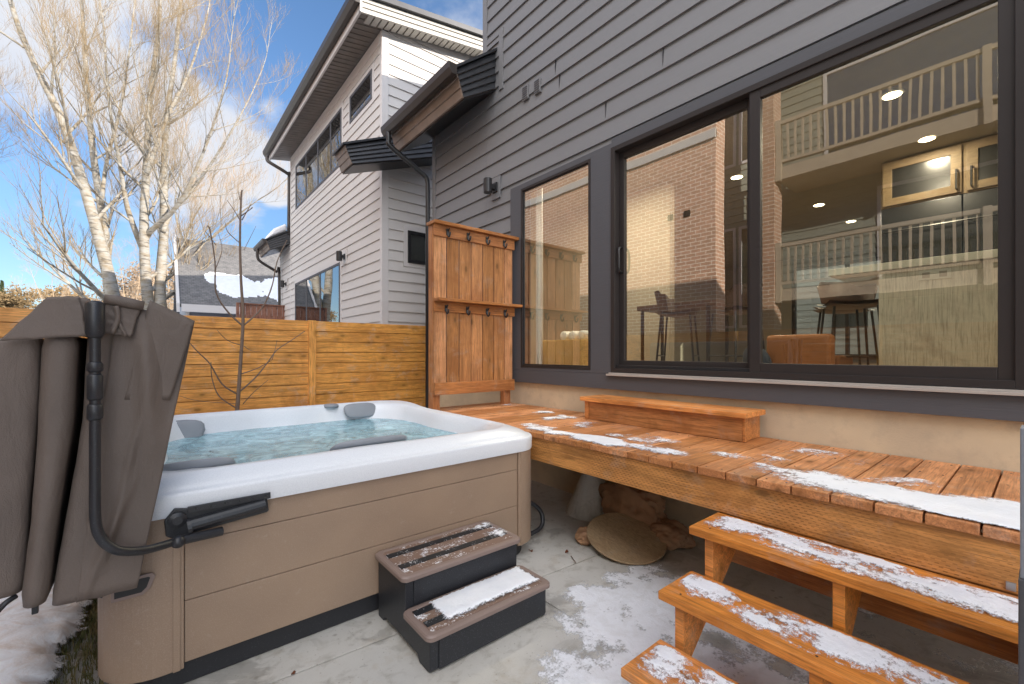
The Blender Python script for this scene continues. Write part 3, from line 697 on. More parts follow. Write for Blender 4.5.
for x, y, lb in ((4.5, 3.7, 'added recessed ceiling light brightening the room behind the narrow window'), (6.2, 2.7, 'added recessed ceiling light brightening the room over the dark bar table'), (4.0, -.5, 'added unseen ceiling light close to the glass, brightening the kitchen island front'), (4.0, -1.6, 'added unseen ceiling light close to the glass, beyond the island front'), (6.75, .86, 'lit recessed ceiling light right in front of the wooden upper cabinet'), (8.4, 2.36, 'small lit ceiling light, left one of the two far back in the room'), (9.9, 2.28, 'small lit ceiling light farthest back, right one of the two'),):  # lamps for island, wicker box and bar table are added to brighten the room
    lt = dup(cl, (x, y, 3.92), lb)
    if x == 4.5:  # added lamp, made stronger to bring out the wicker box
        for c_ in lt.children:
            if c_.type == 'LIGHT': c_.data = c_.data.copy(); c_.data.energy = 42

bh_ = thing('grey_townhouse', (19, 4, 0), 'pale green grey sided house seen through the back window of the kitchen', 'house')
part('wall', lap('X', 17, -1, -4, 12, GZ, 8, .2, [(3.4, 4.4, 2.2, 3.4)]) + [BX(17.001, 20, -4, 12, GZ, 8)], 'siding_white', bh_)
wq = part('window', frame(3.4, 4.4, 2.2, 3.4, .08, 16.94, 17.0), 'trim_white', bh_)
part('pane', BX(16.975, 16.98, 3.48, 4.32, 2.28, 3.32), 'glass_dark', wq)

# ---- opposite building (what the glass reflects)
ob = thing('brick_building', (-4.5, 9, 0), 'tan brick apartment building across the yard, mirrored in the glass', 'building')
part('wall', [BX(-3.75, -3.3, 4.97, 14.5, GZ, 9.2), BX(-9, -3.751, 9.0, 14.5, GZ, 9.1)], 'brick', ob)
part('coping', BX(-3.85, -3.2, 4.9, 14.6, 9.2, 9.4), 'beige', ob)
part('brick_band', [BX(-3.33, -3.24, 4.97, 14.5, 6.6, 6.8)], 'beige', ob)
parts('wall_vent', [BX(-3.32, -3.27, 5.6, 5.75, 4.9, 5.05), BX(-3.32, -3.27, 6.05, 6.2, 4.9, 5.05)], 'steel', ob)
sh = thing('sage_apartment', (-6, -1, 0), 'sage green lap sided apartment block with balconies, mirrored in the glass', 'building')
hol = [(5.0, 5.42, 2.2, 5.0), (5.5, 5.92, 2.2, 5.0), (5.0, 5.42, 6.7, 8.4), (5.5, 5.92, 6.7, 8.4), (-2.6, -.6, 3.0, 5.2), (.4, 2.4, 3.0, 5.2), (-2.6, -.3, 5.8, 8.2), (.4, 3.4, 5.8, 8.2)]
part('wall', lap('X', -5.6, 1, -7, 6.6, GZ, 9.0, .20, hol), 'siding_green', sh)
part('wall_core', BX(-10, -5.62, -7, 6.6, GZ, 9.0), 'siding_green', sh)
for (a, b, c_, d_) in hol:
    wq = part('window', frame(a, b, c_, d_, .07, -5.618, -5.56), 'trim_white', sh)
    part('pane', BX(-5.60, -5.59, a + .07, b - .07, c_ + .07, d_ - .07), 'glass_dark', wq)
part('eave', BX(-10.2, -4.6, -7.2, 4.9, 9.0, 9.25), 'beige', sh)
for zf in (2.97, 5.78):
    bl_ = part('balcony', [BX(-5.6, -4.35, -6.5, 4.0, zf - .27, zf)], 'balcony', sh)
    rl = [BX(-4.40, -4.32, -6.5, 4.0, zf + .98, zf + 1.06), BX(-4.39, -4.33, -6.5, 4.0, zf + .10, zf + .16)]
    y_ = -6.45
    while y_ < 3.95:
        rl.append(BX(-4.38, -4.34, y_, y_ + .04, zf + .16, zf + .98)); y_ += .15
    rl += [BX(-4.42, -4.30, yy, yy + .11, zf - .3, zf + 1.08) for yy in (-6.5, -3.3, .6, 3.9)]
    part('railing', rl, 'balcony', bl_)
part('brick_pier', [BX(-4.7, -4.25, 4.02, 4.4, GZ, 8.9)], 'brick', sh)

# ---- neighbour house
XN = 3.38
nb = thing('white_house', (7, 11.5, 0), 'pale lap sided two storey house beyond the fence with shed roof and deep eave', 'house')
NW = {'band': (10.25, 14.4, 5.82, 7.13), 'small': (8.45, 9.70, 6.52, 7.11), 'door': (10.36, 14.45, 1.2, 3.60)}
c5 = lambda r, m=.09: (r[0] - m, r[1] + m, r[2] - m, r[3] + m)
hl = [c5(v) for v in NW.values()]
part('wall', lap('X', XN, -1, 8.08, 15.08, GZ, 7.58, .197, hl) + lap('X', XN, -1, 15.08, 16.55, GZ, 5.0, .197) , 'siding_white', nb)
part('side_wall', lap('Y', 8.0, -1, XN + .11, 13, GZ, 9.6, .197, [(3.80, 4.62, 3.20, 4.0)], top=lambda x: roofz(x) + .04), 'siding_white', nb)
part('wall_core', [BX(XN + .001, XN + .12, 8.01, 15.08, GZ, 7.55), BX(XN + .001, 13, 15.0, 15.08, GZ, 7.5), BX(XN + .001, 13, 16.45, 16.55, GZ, 5), BX(XN + .001, XN + .1, 15.08, 16.45, GZ, 5), PR([(XN + .12, GZ), (13, GZ), (13, roofz(13)), (XN + .12, roofz(XN + .12))], 'Y', 8.001, 8.12)], 'trim_white', nb)
part('corner_board', [BX(XN - .022, XN + .11, 7.975, 8.08, GZ, 7.62), BX(XN - .022, XN, 15.0, 15.085, GZ, 7.55), BX(XN - .02, XN, 16.47, 16.56, GZ, 5.0), BX(XN - .03, XN, 8.08, 15.0, 7.40, 7.60)], 'trim_white', nb, bevel=.003)
for kx, (y0, y1, z0, z1) in NW.items():
    wq = part('window' if kx != 'door' else 'patio_door', frame(y0, y1, z0, z1, .06, XN - .035, XN + .06), 'trim_grey', nb, bevel=.003)
    nm = {'band': (11.05, 12.1, 13.25), 'small': (), 'door': (11.9, 13.2)}[kx]
    if nm: part('mullion', [BX(XN - .03, XN + .05, y - .035, y + .035, z0 + .06, z1 - .06) for y in nm], 'trim_grey', wq)
    part('pane', BX(XN - .022, XN - .017, y0 + .06, y1 - .06, z0 + .06, z1 - .06), 'glass_dark', wq)
    part('pane_backing', BX(XN - .008, XN - .003, y0 + .06, y1 - .06, z0 + .06, z1 - .06), 'steel', wq)  # dark sheet behind the glass stands for the unlit room
    part('casing', frame(y0 - .09, y1 + .09, z0 - .09, z1 + .09, .088, XN - .024, XN - .001), 'trim_white', wq)
wq = part('window', [BX(3.89, 3.95, 7.95, 8.05, 3.28, 3.91), BX(4.47, 4.53, 7.95, 8.05, 3.28, 3.91), BX(3.95, 4.47, 7.95, 8.05, 3.28, 3.34), BX(3.95, 4.47, 7.95, 8.05, 3.85, 3.91)], 'black', nb)
part('pane', BX(3.95, 4.47, 7.972, 7.976, 3.34, 3.85), 'glass_dark', wq)
part('pane_backing', BX(3.95, 4.47, 7.988, 7.996, 3.34, 3.85), 'int_wall', wq)
part('casing', [BX(3.80, 3.888, 7.975, 7.999, 3.20, 4.0), BX(4.532, 4.62, 7.975, 7.999, 3.20, 4.0), BX(3.888, 4.532, 7.975, 7.999, 3.20, 3.278), BX(3.888, 4.532, 7.975, 7.999, 3.912, 4.0)], 'trim_white', wq)
rf = part('roof', [PR([(2.80, roofz(2.8) + .24), (13.4, roofz(13.4) + .24), (13.4, roofz(13.4) + .34), (2.80, roofz(2.8) + .34)], 'Y', 7.60, 15.5)], 'darkmetal', nb)
part('soffit', [PR([(2.86, roofz(2.86) + .0), (13.3, roofz(13.3)), (13.3, roofz(13.3) + .05), (2.86, roofz(2.86) + .05)], 'Y', 7.70, 15.4)], 'soffit', rf)
part('soffit_rib', [BX(2.87, XN - .03, y_, y_ + .012, roofz(3.1) - .058, roofz(3.1) - .0) for y_ in [7.95 + .15 * i for i in range(49)]], 'soffit', rf) if False else None
part('soffit_groove', [PR([(2.87, roofz(2.87) - .012), (XN - .03, roofz(XN) - .012), (XN - .03, roofz(XN) + .002), (2.87, roofz(2.87) + .002)], 'Y', y_, y_ + .09) for y_ in [7.74 + .15 * i for i in range(50)]], 'soffit', rf)
part('fascia_board', [BX(2.82, 2.858, 7.64, 15.45, roofz(2.86) - .05, roofz(2.86) + .22)], 'trim_white', rf, bevel=.003)
fp = []
for i in range(3):
    z0, z1 = i * .1, i * .1 + .1
    v = []
    for yy in (7.70, None):
        pass
    a0 = [(2.82, 7.66 - .0, roofz(2.82) - .04 + z0), (13.3, 7.66, roofz(13.3) - .04 + z0), (13.3, 7.685, roofz(13.3) - .04 + z1), (2.82, 7.685, roofz(2.82) - .04 + z1)]
    a1 = [(p[0], 7.70, p[2]) for p in a0]
    fp.append((a0 + a1, [(0, 1, 2, 3), (7, 6, 5, 4), (0, 4, 5, 1), (1, 5, 6, 2), (2, 6, 7, 3), (3, 7, 4, 0)]))
part('rake_panel', fp, 'beige', rf)
part('soffit_vent', [PR([(x, roofz(x) - .03), (x + .10, roofz(x + .10) - .03), (x + .10, roofz(x + .1) + .0), (x, roofz(x))], 'Y', 7.705, 7.95) for x in [3.0 + .13 * i for i in range(40)]], 'beige', rf)
part('gutter', [gut(2.66, roofz(2.8) + .24, 7.62, 15.5, 1.3)], 'gutter', rf, bevel=.008)
part('downspout', [TB(arc([(2.74, 15.2, 7.55), (2.74, 15.2, 7.42), (2.85, 15.15, 7.33), (3.28, 15.05, 7.1), (3.34, 15.14, 7.0), (3.33, 15.16, 5.2)], 4), .05, 8)], 'gutter', nb, smooth=True)
pB = pent(nb, 7.45, 7.97, 4.45, 5.85, 5.36, 2.50, 4.98, 2.62, 4.70, 'B')
pC = pent(nb, 15.12, 16.6, XN, 5.35, 4.95, 2.7, 4.95, 2.8, 4.68, 'C')
part('gutter', [gut(2.58, 4.98, 15.1, 16.65)], 'gutter', pC, bevel=.006)
part('snow_cap', [PR([(2.75, 5.05), (3.34, 5.40), (3.30, 5.62), (2.95, 5.40)], 'Y', 15.3, 16.5)], 'snow_solid', pC, bevel=.08, smooth=True, segs=4)
part('downspout', [TB(arc([(2.64, 16.2, 4.86), (2.64, 16.2, 4.6), (2.75, 16.2, 4.45), (3.2, 16.25, 4.2), (3.28, 16.25, 4.05), (3.28, 16.25, 0)], 4), .045, 8)], 'gutter', nb, smooth=True)
wall_lamp(XN - .018, 10.0, 3.66, 'black cylinder lamp right of the patio door on the pale house', 1.15)
wall_lamp(XN - .018, 15.55, 3.72, 'black cylinder lamp left of the patio door on the pale house', 1.15)

# ---- fences
YF = 6.7
fn = thing('wooden_fence', (1.2, YF, GZ), 'golden horizontal board fence behind the hot tub', 'fence')
posts = [-3.05, -.63, 1.777, 4.1]
nb_ = 13; bh = .1525
fz = [1.965 - bh * i for i in range(nb_ + 1)]
for a, b in zip(posts, posts[1:]):
    part('panel', [BX(a + .045, b - .045, YF, YF + .022, fz[i + 1] + .004, fz[i] - .004) for i in range(nb_)] + [BX(a + .05, b - .05, YF + .05, YF + .06, .02, 1.94)], 'fence_x', fn, bevel=.0045)
for p in posts[1:]:
    part('post', BX(p - .05, p + .05, YF - .03, YF + .05, GZ, 1.968), 'fence_z', fn, bevel=.004)
fn2 = thing('wooden_fence', (-2.6, 2, GZ), 'golden horizontal board fence along the left side of the yard, mirrored in the glass', 'fence')
for a in (-3, -.6, 1.8, 4.2):
    part('panel', [BX(-2.62, -2.598, a + .045, a + 2.355, fz[i + 1] + .004, fz[i] - .002) for i in range(nb_)], 'fence_y', fn2, bevel=.003)
    part('post', BX(-2.64, -2.56, a - .04, a + .04, GZ, 1.968), 'fence_z', fn2, bevel=.004)
ofx = onY(240, 310, 15.9).x
of = thing('board_fence', (ofx + .9, 15.9, GZ), 'weathered reddish vertical board fence beyond the sapling beside the pale house', 'fence')
part('panel', [BX(ofx + .15 * i, ofx + .15 * i + .142, 15.9, 15.925, GZ, 3.02) for i in range(12)], 'oldfence_z', of, bevel=.003)
part('rail', [BX(ofx, ofx + 1.8, 15.925, 15.96, 2.6, 2.7), BX(ofx - .02, ofx + 1.82, 15.86, 15.96, 3.021, 3.06)], 'oldfence_z', of)
part('post', [BX(ofx - .1, ofx - .02, 15.86, 15.96, GZ, 3.06)], 'oldfence_z', of)

# ---- far grey house and its snow
fh = thing('grey_gabled_house', (1.5, 24, 0), 'far grey house with shingle roof and snow patches behind the sapling', 'house')
Yh = 22.0
a_ = onY(200, 300, Yh); 
xl = onY(190, 300, Yh).x; xr = xl + 9
ez = onY(240, 303, Yh).z; 
part('wall', lap('Y', Yh, -1, xl, xr, GZ, ez, .2) + [PR([(Yh + .02, GZ), (Yh + 6, GZ), (Yh + 6, ez), (Yh + 3, ez + 2.9), (Yh + .02, ez)], 'X', xl - .1, xl)], 'siding_blue', fh)
rz = ez + 2.95
def tilt(y0, z0, y1, z1, x0, x1, th=.12):
    return PR([(y0, z0), (y1, z1), (y1, z1 + th), (y0, z0 + th)], 'X', x0, x1)
part('roof', [tilt(Yh - .5, ez - .35, Yh + 3, rz, xl - .35, xr), tilt(Yh + 3.01, rz, Yh + 6.5, ez - .35, xl - .35, xr)], 'shingle', fh)
part('rake_board', [tilt(Yh - .55, ez - .55, Yh + 3, rz - .1, xl - .45, xl - .352, .34), BX(xl - .3, xr, Yh - .56, Yh - .5, ez - .52, ez - .22)], 'trim_white', fh)
part('chimney', BX(xl + 4.5, xl + 5.2, Yh + 2.6, Yh + 3.3, rz - .2, rz + .9), 'brick', fh)
wq = part('window', [BX(xl + 1.1, xl + 2.0, Yh - .06, Yh + .02, 1.9, 3.0)], 'trim_white', fh); part('pane', BX(xl + 1.2, xl + 1.9, Yh - .075, Yh - .062, 2.0, 2.9), 'glass_dark', wq)
part('corner_board', BX(xl - .13, xl - .02, Yh - .05, Yh + .02, GZ, ez), 'trim_white', fh)

# ------------------------------------------------------------------ snow sheets
def fbm(x, y, s, o=4, seed=0.0):
    a, t, k_ = 0, 1, 0
    for i in range(o):
        a += t * noise.noise(Vector((x * s, y * s, seed + i * 7.3))); k_ += t; t *= .55; s *= 2.1
    return a / k_
def snow(name, x0, x1, y0, y1, step, f, zb, label, mat='snow', hmax=.012, cat='snow', parent=None, zf=None, sink=.003):
    nx = max(2, int((x1 - x0) / step)); ny = max(2, int((y1 - y0) / step)); H = []
    for i in range(nx + 1):
        for j in range(ny + 1):
            x = x0 + (x1 - x0) * i / nx; y = y0 + (y1 - y0) * j / ny
            ex = min(1, min(x - x0, x1 - x, y - y0, y1 - y) / .012)
            v = f(x, y)
            v = min(v, ex * 1.0 - .35) if ex < 1 else v
            h = (.0006 + hmax * (1 - math.exp(-v * 3.5)) if v > 0 else .0006)
            H.append((x, y, (zf(x, y) if zf else zb) + h, v > (-.32 if mat != 'snow_solid' else -.02), v))
    idx, V, Fc, CV = {}, [], [], []
    def vi(i, j):
        q = i * (ny + 1) + j
        if q not in idx: idx[q] = len(V); V.append(H[q][:3]); CV.append(H[q][4])
        return idx[q]
    for i in range(nx):
        for j in range(ny):
            qs = [i * (ny + 1) + j, (i + 1) * (ny + 1) + j, (i + 1) * (ny + 1) + j + 1, i * (ny + 1) + j + 1]
            if any(H[q][3] for q in qs): Fc.append((vi(i, j), vi(i + 1, j), vi(i + 1, j + 1), vi(i, j + 1)))
    if not Fc: return
    o = part(name, [(V, Fc)], mat, parent, loc=None if parent is not None else (x0, y0, zb), smooth=True, recalc=False)
    at_ = o.data.attributes.new('cover', 'FLOAT', 'POINT'); at_.data.foreach_set('value', CV)
    if parent is None: setp(o, label, cat, kind='stuff')
    return o
def blobs(x, y, lst):
    b = -1
    for (cx_, cy_, rx, ry, wt) in lst:
        d = ((x - cx_) / rx) ** 2 + ((y - cy_) / ry) ** 2
        b = max(b, wt * (1 - d))
    return b
# snow on the far roof
def roof_snow(x, y): return .9 * fbm(x, y, .9, 4, 3) - .22 + blobs(x, y, [(xl + 3.2, Yh + .55, 2.9, .75, .55), (xl + 6, Yh + .3, 3, .7, .5), (xl + 1.0, Yh + .9, .5, .35, .4)])
snow('snow_patch', xl + .1, xr, Yh - .45, Yh + 3, .05, roof_snow, 0, None, mat='snow_solid', hmax=.06, parent=fh, zf=lambda x, y: ez - .35 + (y - Yh + .5) * (rz - ez + .35) / 3.5 + .125, sink=.01)

# ------------------------------------------------------------------ deck
ZD, XD = .884, 2.288
dk = thing('wooden_deck', (2.85, 1.4, 0), 'raised reddish wooden deck with snow along the house wall', 'deck')
yj = onZ(923.4, 513.6, ZD).y; pitch = .151
y_ = yj - pitch * 9
scr = []
while y_ < 4.25:
    db_ = part('deck_board', BX(XD + random.uniform(-.003, .003), XW + .012, y_ + .003, y_ + pitch - .004, ZD - .038 + random.uniform(-.001, .001), ZD + random.uniform(-.001, .001)), 'deck_x', dk, bevel=.004)
    for sx_ in (XD + .04, XD + .42, XD + .80, XW - .06):
        for sy_ in (.032, pitch - .033):
            scr.append(LT((sx_ + random.uniform(-.004, .004), y_ + sy_, ZD), [(.0045, -.002), (.0045, .0012)], 8))
    y_ += pitch
setp(part('screw_heads', scr, 'black', dk), kind='stuff')
part('fascia', BX(XD + .02, XD + .058, -1.3, 4.2, .665, ZD - .039), 'fascia_y', dk, bevel=.003)
part('ledger', BX(XD + .03, XD + .068, -1.3, 1.1, .42, .663), 'dark_y', dk, bevel=.003)
part('joist', [BX(XD + .07, XW, y, y + .04, .66, ZD - .042) for y in [-1.2 + .4 * i for i in range(14)]], 'dark_y', dk)
part('bracket', BX(XD + .012, XD + .0195, .068, .092, .675, .705), 'galv', dk, bevel=.002)
pc = onZ(592, 512, 0)
pr_ = part('concrete_pier', LT((pc.x, pc.y, 0), [(.245, 0), (.235, .03), (.095, .36), (.085, .375)], 32), 'concrete', dk, smooth=False)
part('post', LT((pc.x, pc.y, .376), [(.07, 0), (.07, .29)], 24), 'trim_white', dk, smooth=False)
# snow on the deck: band from the screen to the right edge
def deck_snow(x, y):
    b = blobs(x, y, [(2.46, .35, .22, .42, 1.15), (2.50, .05, .26, .35, 1.3), (2.50, .75, .16, .26, .62), (2.62, 1.05, .20, .28, .42), (2.60, 1.5, .12, .25, .25),
                     (2.44, 2.0, .13, .45, 1.1), (2.42, 2.4, .10, .35, 1.0), (2.5, 1.6, .12, .3, .5), (2.5, 2.75, .1, .2, .6), (2.72, 1.9, .16, .28, .28), (2.85, 2.5, .14, .2, .4), (3.0, 2.95, .18, .16, .42), (3.1, 3.3, .12, .14, .4), (3.3, 4.0, .1, .12, .4), (3.1, .8, .12, .2, .22), (2.75, .45, .18, .1, .3)])
    return .7 * b + 1.15 * fbm(x, y * .9, 5.5, 6, 1.3) - .08
snow('snow', XD + .012, XW, -.3, 4.1, .0095, deck_snow, ZD, 'patchy melting snow along the front edge of the deck boards', hmax=.013)

# stairs
stt = thing('deck_stairs', (1.9, .3, 0), 'three open wooden stair treads with snow leading up to the deck', 'stairs')
Y1 = 1.10
for x0, x1, zt in ((2.008, 2.303, .663), (1.743, 2.03, .442), (1.473, 1.76, .221)):
    part('tread', BX(x0, x1, -1.2, Y1, zt - .038, zt), 'step_y', stt, bevel=.005, segs=3)
for y in (1.0, .49, -.15, -.8):
    part('stringer', [PR([(2.288, .624), (2.045, .624), (2.045, .404), (1.78, .404), (1.78, .182), (1.51, .182), (1.51, 0), (1.66, 0), (2.288, .50)], 'Y', y, y + .04)], 'step_y', stt, bevel=.003)
part('bracket', [BX(2.20, 2.29, .53, .536, .50, .60), BX(2.27, 2.288, .535, .58, .50, .60)], 'galv', stt)
part('screw_head', [LT((x, y, z), [(.005, -.0005), (.005, .001)], 8) for (x0, x1, z) in ((2.008, 2.288, .663), (1.743, 2.03, .442)) for y in (1.02, .51) for x in (x0 + .05, x1 - .05)], 'black', stt)
def ts(x0, x1, seed, lst, amp=.6, off=0.0):
    def f(x, y):
        e = min((x - x0) / .05, (x1 - x) / .03, 1)
        return .16 + .42 * max(-.75, blobs(x, y, lst)) + 1.7 * amp * fbm(x * 1.6, y * .8, 7, 6, seed) + .25 * fbm(x, y, 60, 2, seed + 9) - (1 - max(0, e)) * .6 + off
    return f
snow('snow', 2.02, 2.285, -.6, 1.085, .006, ts(2.02, 2.285, 5.1, [(2.20, .93, .10, .12, .8), (2.12, .72, .1, .14, .9), (2.16, .45, .14, .2, .75), (2.15, .15, .14, .22, 1.0), (2.15, -.2, .14, .4, 1.0), (2.22, .62, .05, .2, .45)]), .663, 'snow strip lying on the top stair tread', hmax=.012)
snow('snow', 1.755, 2.028, -.6, 1.085, .006, ts(1.755, 2.028, 8.7, [(1.93, .98, .1, .12, .9), (1.90, .62, .12, .1, .5), (1.92, .45, .12, .22, .65), (1.86, .1, .12, .3, .75), (1.88, .65, .09, .12, .7)]), .442, 'snow strip lying on the middle stair tread', hmax=.010)
snow('snow', 1.485, 1.758, -.6, 1.085, .006, ts(1.485, 1.758, 12.9, [(1.64, 1.0, .12, .09, 1.1), (1.60, .80, .12, .10, .5), (1.63, .65, .12, .14, .9), (1.62, .3, .1, .3, .8)]), .221, 'snow strip lying on the lowest stair tread', hmax=.012)

# step at the door
bs = thing('wooden_step', (3.28, 1.98, ZD), 'low reddish wooden box step on the deck below the glass door', 'step')
part('tread', [BX(3.10, 3.262, 1.29, 2.78, 1.055, 1.092), BX(3.268, 3.43, 1.29, 2.78, 1.055, 1.092)], 'step_y', bs, bevel=.004)
part('riser', BX(3.14, 3.178, 1.33, 2.74, ZD + .003, 1.054), 'dark_y', bs, bevel=.003)
parts('side', [BX(3.179, 3.43, 1.33, 1.368, ZD + .003, 1.054), BX(3.179, 3.43, 2.702, 2.74, ZD + .003, 1.054), BX(3.138, 3.178, 1.312, 1.329, ZD + .003, 1.054), BX(3.13, 3.139, 2.70, 2.745, ZD + .003, 1.054)], 'deck_y', bs, bevel=.003)

# privacy screen
YS = 4.10
ps = thing('cedar_screen', (2.8, YS, ZD), 'tall cedar privacy screen with shelf and black coat hooks at the deck end', 'screen')
for x0 in (2.292, 3.265):
    part('post', BX(x0, x0 + .09, YS + .022, YS + .11, ZD, 2.855), 'post_z', ps, bevel=.004)
sw = .1455
for i in range(7):
    part('slat', BX(2.30 + (sw + .013) * i, 2.30 + (sw + .013) * i + (sw if i < 6 else .115), YS, YS + .02, 1.10, 2.856), 'screen_z', ps, bevel=.002)
part('header', BX(2.285, 3.385, YS - .022, YS - .001, 2.74, 2.856), 'screen_x', ps, bevel=.003)
part('cap', BX(2.268, 3.42, YS - .07, YS + .11, 2.858, 2.893), 'screen_x', ps, bevel=.005)
part('shelf', BX(2.285, 3.42, YS - .13, YS - .001, 2.045, 2.075), 'screen_x', ps, bevel=.004)
part('shelf_rail', BX(2.285, 3.385, YS - .024, YS - .001, 1.94, 2.044), 'screen_x', ps, bevel=.003)
part('bottom_rail', BX(2.29, 3.37, YS - .04, YS - .002, 1.055, 1.185), 'screen_x', ps, bevel=.004)
def hook(x, z):
    part('hook', [BX(x - .016, x + .016, YS - .031, YS - .022, z - .012, z + .055), TB(arc([(x, YS - .028, z + .02), (x, YS - .035, z - .02), (x, YS - .055, z - .035), (x, YS - .075, z - .015), (x, YS - .08, z + .01)], 4), .0085, 6),
          TB(arc([(x, YS - .028, z + .04), (x, YS - .05, z + .035), (x, YS - .065, z + .06)], 3), .006, 6)], 'black', ps)
for x, x2 in ((2.45, 2.43), (2.71, 2.70), (2.97, 2.97), (3.22, 3.23)):
    hook(x, 2.775); hook(x2, 1.955)
# cable behind the screen
single('cable', [TB(arc([(2.75, 4.9, 1.15), (2.74, 4.9, 1.05), (2.72, 4.88, .9), (2.7, 4.8, .5), (2.72, 4.8, .02)], 5), .012, 6), TB(arc([(2.76, 4.9, 1.15), (2.79, 4.9, 1.02), (2.8, 4.88, .86), (2.82, 4.8, .4)], 5), .009, 6)], 'black', 'black cable hanging in the gap under the cedar screen', 'cable')

# ------------------------------------------------------------------ hot tub
TX0, TX1, TY0, TY1 = -.185, 2.278, 2.425, 4.86
tub = thing('hot_tub', ((TX0 + TX1) / 2, (TY0 + TY1) / 2, 0), 'square taupe hot tub with white shell full of blue steaming water', 'hot tub')
def rr(x0, x1, y0, y1, r, n=10, bulge=0.0):
    pts = []
    for cx_, cy_, a0 in ((x1 - r, y0 + r, -90), (x1 - r, y1 - r, 0), (x0 + r, y1 - r, 90), (x0 + r, y0 + r, 180)):
        for i in range(n + 1):
            a = R(a0 + 90 * i / n); pts.append((cx_ + r * math.cos(a), cy_ + r * math.sin(a)))
    # long sides get extra points
    out = []
    for i, p in enumerate(pts):
        q = pts[(i + 1) % len(pts)]; out.append(p)
        if math.dist(p, q) > .5:
            for k_ in range(1, 24): out.append((p[0] + (q[0] - p[0]) * k_ / 24, p[1] + (q[1] - p[1]) * k_ / 24))
    return out
def loftrings(rings, close_bottom=False, close_top=False):
    n = len(rings[0]); V = [p for r_ in rings for p in r_]; Fc = []
    for i in range(len(rings) - 1):
        for k_ in range(n):
            k2 = (k_ + 1) % n; Fc.append((i * n + k_, i * n + k2, (i + 1) * n + k2, (i + 1) * n + k_))
    if close_bottom: Fc.append(tuple(range(n))[::-1])
    if close_top: Fc.append(tuple((len(rings) - 1) * n + k_ for k_ in range(n)))
    return V, Fc
def ring(ins, z, r, zf=None):
    return [(x, y, z if zf is None else z + zf(x, y)) for x, y in rr(TX0 + ins, TX1 - ins, TY0 + ins, TY1 - ins, r)]
part('base', [loftrings([ring(.06, 0, .2), ring(.05, .01, .2), ring(.05, .125, .2)], True, True)], 'base_black', tub)
# cabinet: four flat sides as three lapped panels each, four rounded corner panels
zs = [.116, .392, .653, .80]
for (a, b, side) in (('X', TY0 + .018, -1), ('X', TY1 - .018, 1), ('Y', TX0 + .018, -1), ('Y', TX1 - .018, 1)):
    for z0, z1 in zip(zs, zs[1:]):
        lo, hi = (TX0 + .297, TX1 - .227) if a == 'X' else (TY0 + .302, TY1 - .302)
        th = .02 if side < 0 else -.02
        if a == 'X': g = BX(lo, hi, b, b + th * 1, z0 + .0015, z1 - .0015)
        else: g = BX(b, b + th, lo, hi, z0 + .0015, z1 - .0015)
        part('side_panel', g, 'taupe', tub, bevel=.003)
part('inner_frame', [loftrings([ring(.05, .12, .2), ring(.05, .79, .2)])], 'base_black', tub)
def corner(cx_, cy_, sx, sy, lx, ly, r=.13):
    """rounded corner panel; lx, ly the straight leg lengths"""
    outer = [(cx_ - sx * lx, cy_)]
    outer += [(cx_ - sx * (lx - .006), cy_ - 0 + 0)]
    n = 10
    for i in range(n + 1):
        a = math.pi / 2 * i / n
        outer.append((cx_ - sx * (r - r * math.sin(a)), cy_ - sy * (r - r * math.cos(a))))
    outer.append((cx_, cy_ - sy * ly))
    inner = [(cx_ - sx * .03, cy_ - sy * ly), (cx_ - sx * .03, cy_ - sy * .24), (cx_ - sx * .08, cy_ - sy * .12), (cx_ - sx * .13, cy_ - sy * .07), (cx_ - sx * (lx - .02), cy_ - sy * .03), (cx_ - sx * lx, cy_ - sy * .03)]
    return PR(outer + inner, 'Z', .10, .80)
part('corner_panel', corner(TX0, TY0 + .004, -1, -1, .295, .3, .22), 'taupe', tub, bevel=.004)
part('corner_panel', corner(TX1, TY0 + .004, 1, -1, .225, .3, .19), 'taupe', tub, bevel=.004)
part('corner_panel', corner(TX0, TY1 - .004, -1, 1, .295, .3, .2), 'taupe', tub, bevel=.004)
part('corner_panel', corner(TX1, TY1 - .004, 1, 1, .225, .3, .2), 'taupe', tub, bevel=.004)
parts('corner_rib', [BX(TX0 + .255, TX0 + .282, TY0 - .003, TY0 + .01, .10, .79), BX(TX1 - .205, TX1 - .190, TY0 - .001, TY0 + .01, .10, .79)], 'taupe', tub, bevel=.003)
# recessed grips on corners
cg = part('corner_grip', [PR([(-.13, .478), (-.03, .478), (-.005, .50), (.012, .548), (.0, .562), (-.13, .562)], 'Y', TY0 - .004, TY0 + .008)], 'tread_taupe', tub, bevel=.003)
part('grip_recess', [PR([(-.12, .492), (-.035, .492), (-.018, .508), (-.006, .545), (-.012, .55), (-.12, .55)], 'Y', TY0 - .0055, TY0 - .0035)], 'black', cg)
part('corner_grip', [LT((TX1 - .012, TY0 + .17, .60), [(.03, -.012), (.03, .006), (.022, .008)], 16, 'X')], 'black', tub)
